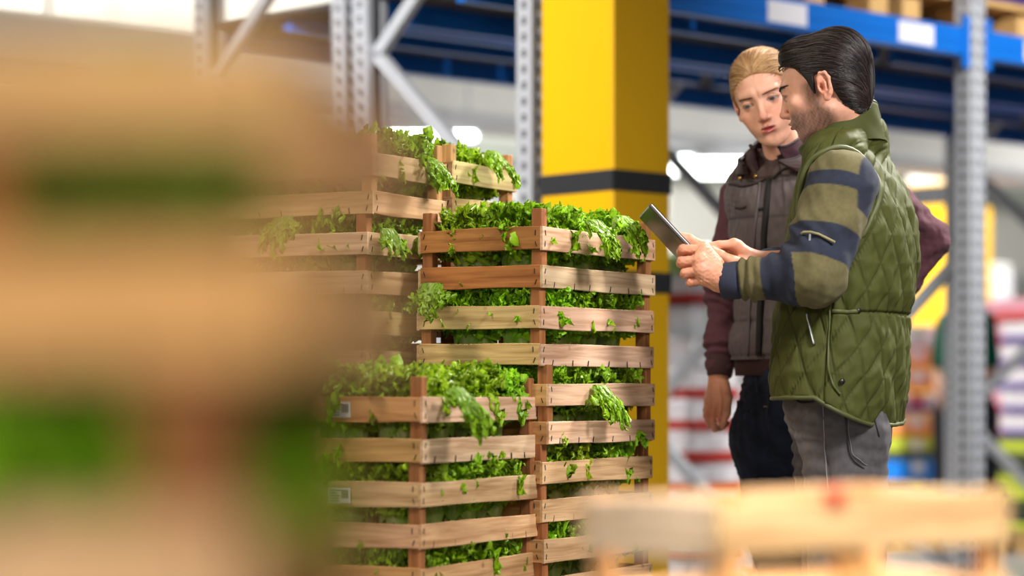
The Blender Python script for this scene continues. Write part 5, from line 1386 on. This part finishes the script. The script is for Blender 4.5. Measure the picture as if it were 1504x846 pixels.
crk = 0.0005 * wavefield(V, 51, 0.026, 10, (1.6, 1.6, .8)) + 0.0014 * wavefield(V, 52, 0.08, 6); side_gather = 0.0007 * np.sin(zz * 260 + 3 * wavefield(V, 53, 0.08, 4)) * ((th > 5.3) & (th < 5.75))
yk = zz > zw(266)
V = V + N * (np.where(yk, 0.006, pil) + plk + crk + side_gather)[:, None]
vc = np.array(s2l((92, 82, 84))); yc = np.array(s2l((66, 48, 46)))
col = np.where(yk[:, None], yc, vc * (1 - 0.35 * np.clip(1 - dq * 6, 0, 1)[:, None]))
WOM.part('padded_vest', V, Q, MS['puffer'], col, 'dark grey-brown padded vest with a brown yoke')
def wpx(px, py, off=0.002, V=V, N=N):
    c_ = (V[:, 0] / V[:, 1] - (px - 752) / F) ** 2 + ((V[:, 2] - H) / V[:, 1] - (HY - py) / F) ** 2 + (V[:, 1] > wc[1] + 0.03) * 1.0
    i = np.argmin(c_); return V[i] + N[i] * off, N[i]
BLK = plain('black_zip_band', (24, 20, 22), 0.8)
line_on([(1131, 262), (1126, 300), (1122, 350), (1118, 420), (1116, 470), (1114, 522)], 0.0085, BLK, 'zip_band', 'black zip band down the front', per=WOM, fn=wpx, off=-0.001)
line_on([(1117, 268), (1113, 300), (1108, 350), (1103, 420), (1101, 470), (1099, 522)], 0.0042, plain('vest_placket', (88, 78, 80), 0.6), 'placket_edge', per=WOM, fn=wpx, off=0.001)
line_on([(1072, 270), (1090, 274), (1112, 270), (1125, 262)], 0.0028, MS['gunrim'], 'yoke_edge', per=WOM, fn=wpx, off=0.002)
line_on([(1135, 262), (1152, 248), (1168, 246)], 0.0028, MS['gunrim'], 'yoke_edge', per=WOM, fn=wpx, off=0.002)
line_on([(1081, 305), (1090, 306), (1097, 303)], 0.0020, MS['gunrim'], 'pocket_edge', per=WOM, fn=wpx, off=0.002)
for q_ in ((1088, 262), (1110, 259), (1163, 237)):
    p, n_ = wpx(*q_, 0.003); snap(p, n_, 0.0052, MS['brass'], WOM)
for q_ in ((1117, 306),):
    p, n_ = wpx(*q_, 0.003); snap(p, n_, 0.005, MS['gun'], WOM)
V, Q, th, zz, arc = rowloft(rows, wl, wf, wc, 24, 420, top=lambda t_: np.full(len(t_), rib_top + 0.012)); N = vnorm(V, Q)
V = V + N * (-0.002 + 0.0012 * np.sin(arc * 900))[:, None]; WOM.part('ribbed_waistband', V, Q, MS['knit'], np.tile(s2l((64, 44, 44)), (len(V), 1)), 'brown ribbed waistband')
collar(WOM, 'vest_collar', at(1158, 250, 5.56), at(1140, 226, 5.54), 0.128, 0.100, 0.090, 0.085, 0.014, 0.030, wf, wl, 0.55, (MS['puffer'], (60, 42, 42)), (MS['knit'], (58, 38, 44)), ('brown collar of the vest', 'dark collar lining'), th_=0.010)
collar(WOM, 'sweater_collar', at(1154, 246, 5.56), at(1140, 208, 5.53), 0.078, 0.070, 0.062, 0.060, 0.010, 0.022, wf, wl, 0.55, (MS['knit'], (72, 48, 56)), (MS['knit'], (60, 40, 48)), ('burgundy sweater collar', 'burgundy collar lining'), th_=0.005)
# jeans
def f_wj(P):
    d = ell(P, (wc[0] - 0.008, wc[1], 1.02), (0.130, 0.125, 0.13)); d = smin(d, ell(P, wc + A3(0, 0.0, 0.93 - wc[2]), (0.150, 0.12, 0.12)), 0.05)
    for top, kn_, an, ra in ((at(1127, 640, 5.62), at(1158, 890, 5.60), at(1172, 1180, 5.62), 0.088), (at(1222, 640, 5.56), at(1216, 890, 5.50), at(1222, 1170, 5.54), 0.088)):
        d = smin(d, chain(P, [top, kn_, an], [ra, 0.058, 0.042], 0.03), 0.025)
    return smax(d, P[:, 2] - 1.09, 0.02)
V, Q = surf(f_wj, wc + A3(-0.22, -0.22, 0.05 - wc[2]), wc + A3(0.22, 0.22, 1.12 - wc[2]), 0.0055); N = vnorm(V, Q)
V = V + N * (0.003 * wavefield(V, 61, 0.09, 6) + 0.0014 * wavefield(V, 62, 0.03, 8, (1, 1, 1.6)))[:, None]
WOM.part('jeans', V, Q, MS['denim'], np.tile(s2l((30, 38, 56)), (len(V), 1)) * (1 + 0.15 * wavefield(V, 63, 0.05)[:, None]), 'dark blue jeans')
def kpx(px, py, off=0.002, V=V, N=N):
    c_ = (V[:, 0] / V[:, 1] - (px - 752) / F) ** 2 + ((V[:, 2] - H) / V[:, 1] - (HY - py) / F) ** 2 + (V[:, 1] > wc[1] + 0.03) * 1.0
    i = np.argmin(c_); return V[i] + N[i] * off, N[i]
DB = plain('navy_seam', (24, 32, 50), 0.85); CT = plain('copper_thread', (150, 105, 70), 0.7)
line_on([(1129, 556), (1130, 590), (1128, 610)], 0.0030, DB, 'fly_seam', per=WOM, fn=kpx); line_on([(1124, 597), (1129, 598)], 0.0014, CT, 'fly_bar_tack', per=WOM, fn=kpx, off=0.004)
line_on([(1113, 556), (1114, 575)], 0.0050, DB, 'belt_loop', per=WOM, fn=kpx); line_on([(1073, 585), (1085, 600), (1100, 604)], 0.0020, DB, 'pocket_edge', per=WOM, fn=kpx)
shoes(WOM, (at(1172, 1180, 5.62), at(1222, 1170, 5.54)), wf, MS['leather'])

# ------------------------------------------------------------------ a worker far behind, mostly hidden by the steel post
gc = at(1418, 580, 12.9); G = Person((gc[0], gc[1], 0), 'blurred worker in a green shirt behind the steel rack post'); G.hs = 1.0
TG = frame((-0.6, -0.8, -0.15), UPZ); hg = gc + A3(0, 0, 1.62 - gc[2])
V, Q = surf(lambda P: smin(head_sdf(P), cap(P, (0, 0.03, -0.05), (0, 0.05, -0.2), 0.05), 0.02), (-0.1, -0.13, -0.22), (0.1, 0.14, 0.13), 0.006); G.add_body(hg + V @ TG.T, Q, skin_color(V, True, (200, 150, 120)))
gb = lambda x, y, z: gc + A3(x, y, z - gc[2])
sh = [(gb(-0.07, 0.14, 1.40), gb(-0.12, 0.10, 1.12), gb(-0.16, -0.16, 1.04)), (gb(0.07, -0.14, 1.40), gb(0.10, -0.18, 1.12), gb(-0.10, -0.34, 1.06))]
V, Q = surf(lambda P: np.minimum(chain(P, sh[0], [0.04, 0.036, 0.028], 0.02), chain(P, sh[1], [0.04, 0.036, 0.028], 0.02)), gb(-0.35, -0.40, 0.95), gb(0.32, 0.2, 1.5), 0.01); G.add_body(V, Q, np.array(s2l((200, 150, 120))))
for i_, a3 in enumerate(sh):
    w3 = a3[2]; dr_ = (a3[2] - a3[1]) / np.linalg.norm(a3[2] - a3[1]); m4 = [w3 + dr_ * 0.08 + A3(0, 0, 0.03 - 0.02 * k) for k in range(4)]
    V, Q = surf(lambda P: hand_sdf(P, w3, m4, [[m_ + dr_ * 0.035, m_ + dr_ * 0.055 + A3(0, 0, -0.01), m_ + dr_ * 0.07 + A3(0, 0, -0.02)] for m_ in m4], [w3 + dr_ * .02, w3 + dr_ * .05 + A3(0, 0, .04), w3 + dr_ * .08 + A3(0, 0, .055)], 0.026, [0.009] * 4), w3 - 0.22, w3 + 0.22, 0.005); G.add_body(V, Q, np.array(s2l((200, 150, 120))))
G.finish_body(MS['skin'])
def f_gs(P):
    d = ell(P, gb(0, 0, 1.22), (0.13, 0.16, 0.27)); d = smin(d, cap(P, gb(-0.05, 0.11, 1.41), gb(0.05, -0.11, 1.41), 0.07), 0.05)
    for a3 in sh: d = smin(d, cap(P, a3[0], a3[0] + (a3[1] - a3[0]) * 0.7, 0.065, 0.06), 0.03)
    return smax(d, 0.98 - P[:, 2], 0.01)
V, Q = surf(f_gs, gb(-0.38, -0.3, 0.95), gb(0.38, 0.3, 1.55), 0.01); G.part('green_shirt', V, Q, MS['knit'], np.tile(s2l((0, 92, 70)), (len(V), 1)))
V, Q = surf(lambda P: smin(ell(P, gb(0, 0, 0.95), (0.16, 0.12, 0.13)), np.minimum(chain(P, [gb(-0.09, 0, 0.9), gb(-0.1, 0, 0.5), gb(-0.1, 0, 0.10)], [0.09, 0.065, 0.055], 0.02), chain(P, [gb(0.09, 0, 0.9), gb(0.1, -0.02, 0.5), gb(0.1, 0, 0.10)], [0.09, 0.065, 0.055], 0.02)), 0.03), gb(-0.3, -0.25, 0.02), gb(0.3, 0.25, 1.12), 0.011)
G.part('trousers', V, Q, MS['denim'], np.tile(s2l((40, 42, 48)), (len(V), 1)))
V, Q = surf(lambda P: smax(cranium(P, 0.008), (zline(P[:, 1], HLM) - P[:, 2]) * .75, 0.006), (-0.1, -0.12, -0.1), (0.1, 0.14, 0.14), 0.006); G.part('hair', hg + V @ TG.T, Q, MS['hair_dark'], np.tile(s2l((40, 30, 26)), (len(V), 1)))
shoes(G, (gb(-0.1, 0, 0), gb(0.1, 0, 0)), A3(-0.6, -0.8, 0), MS['leather'])
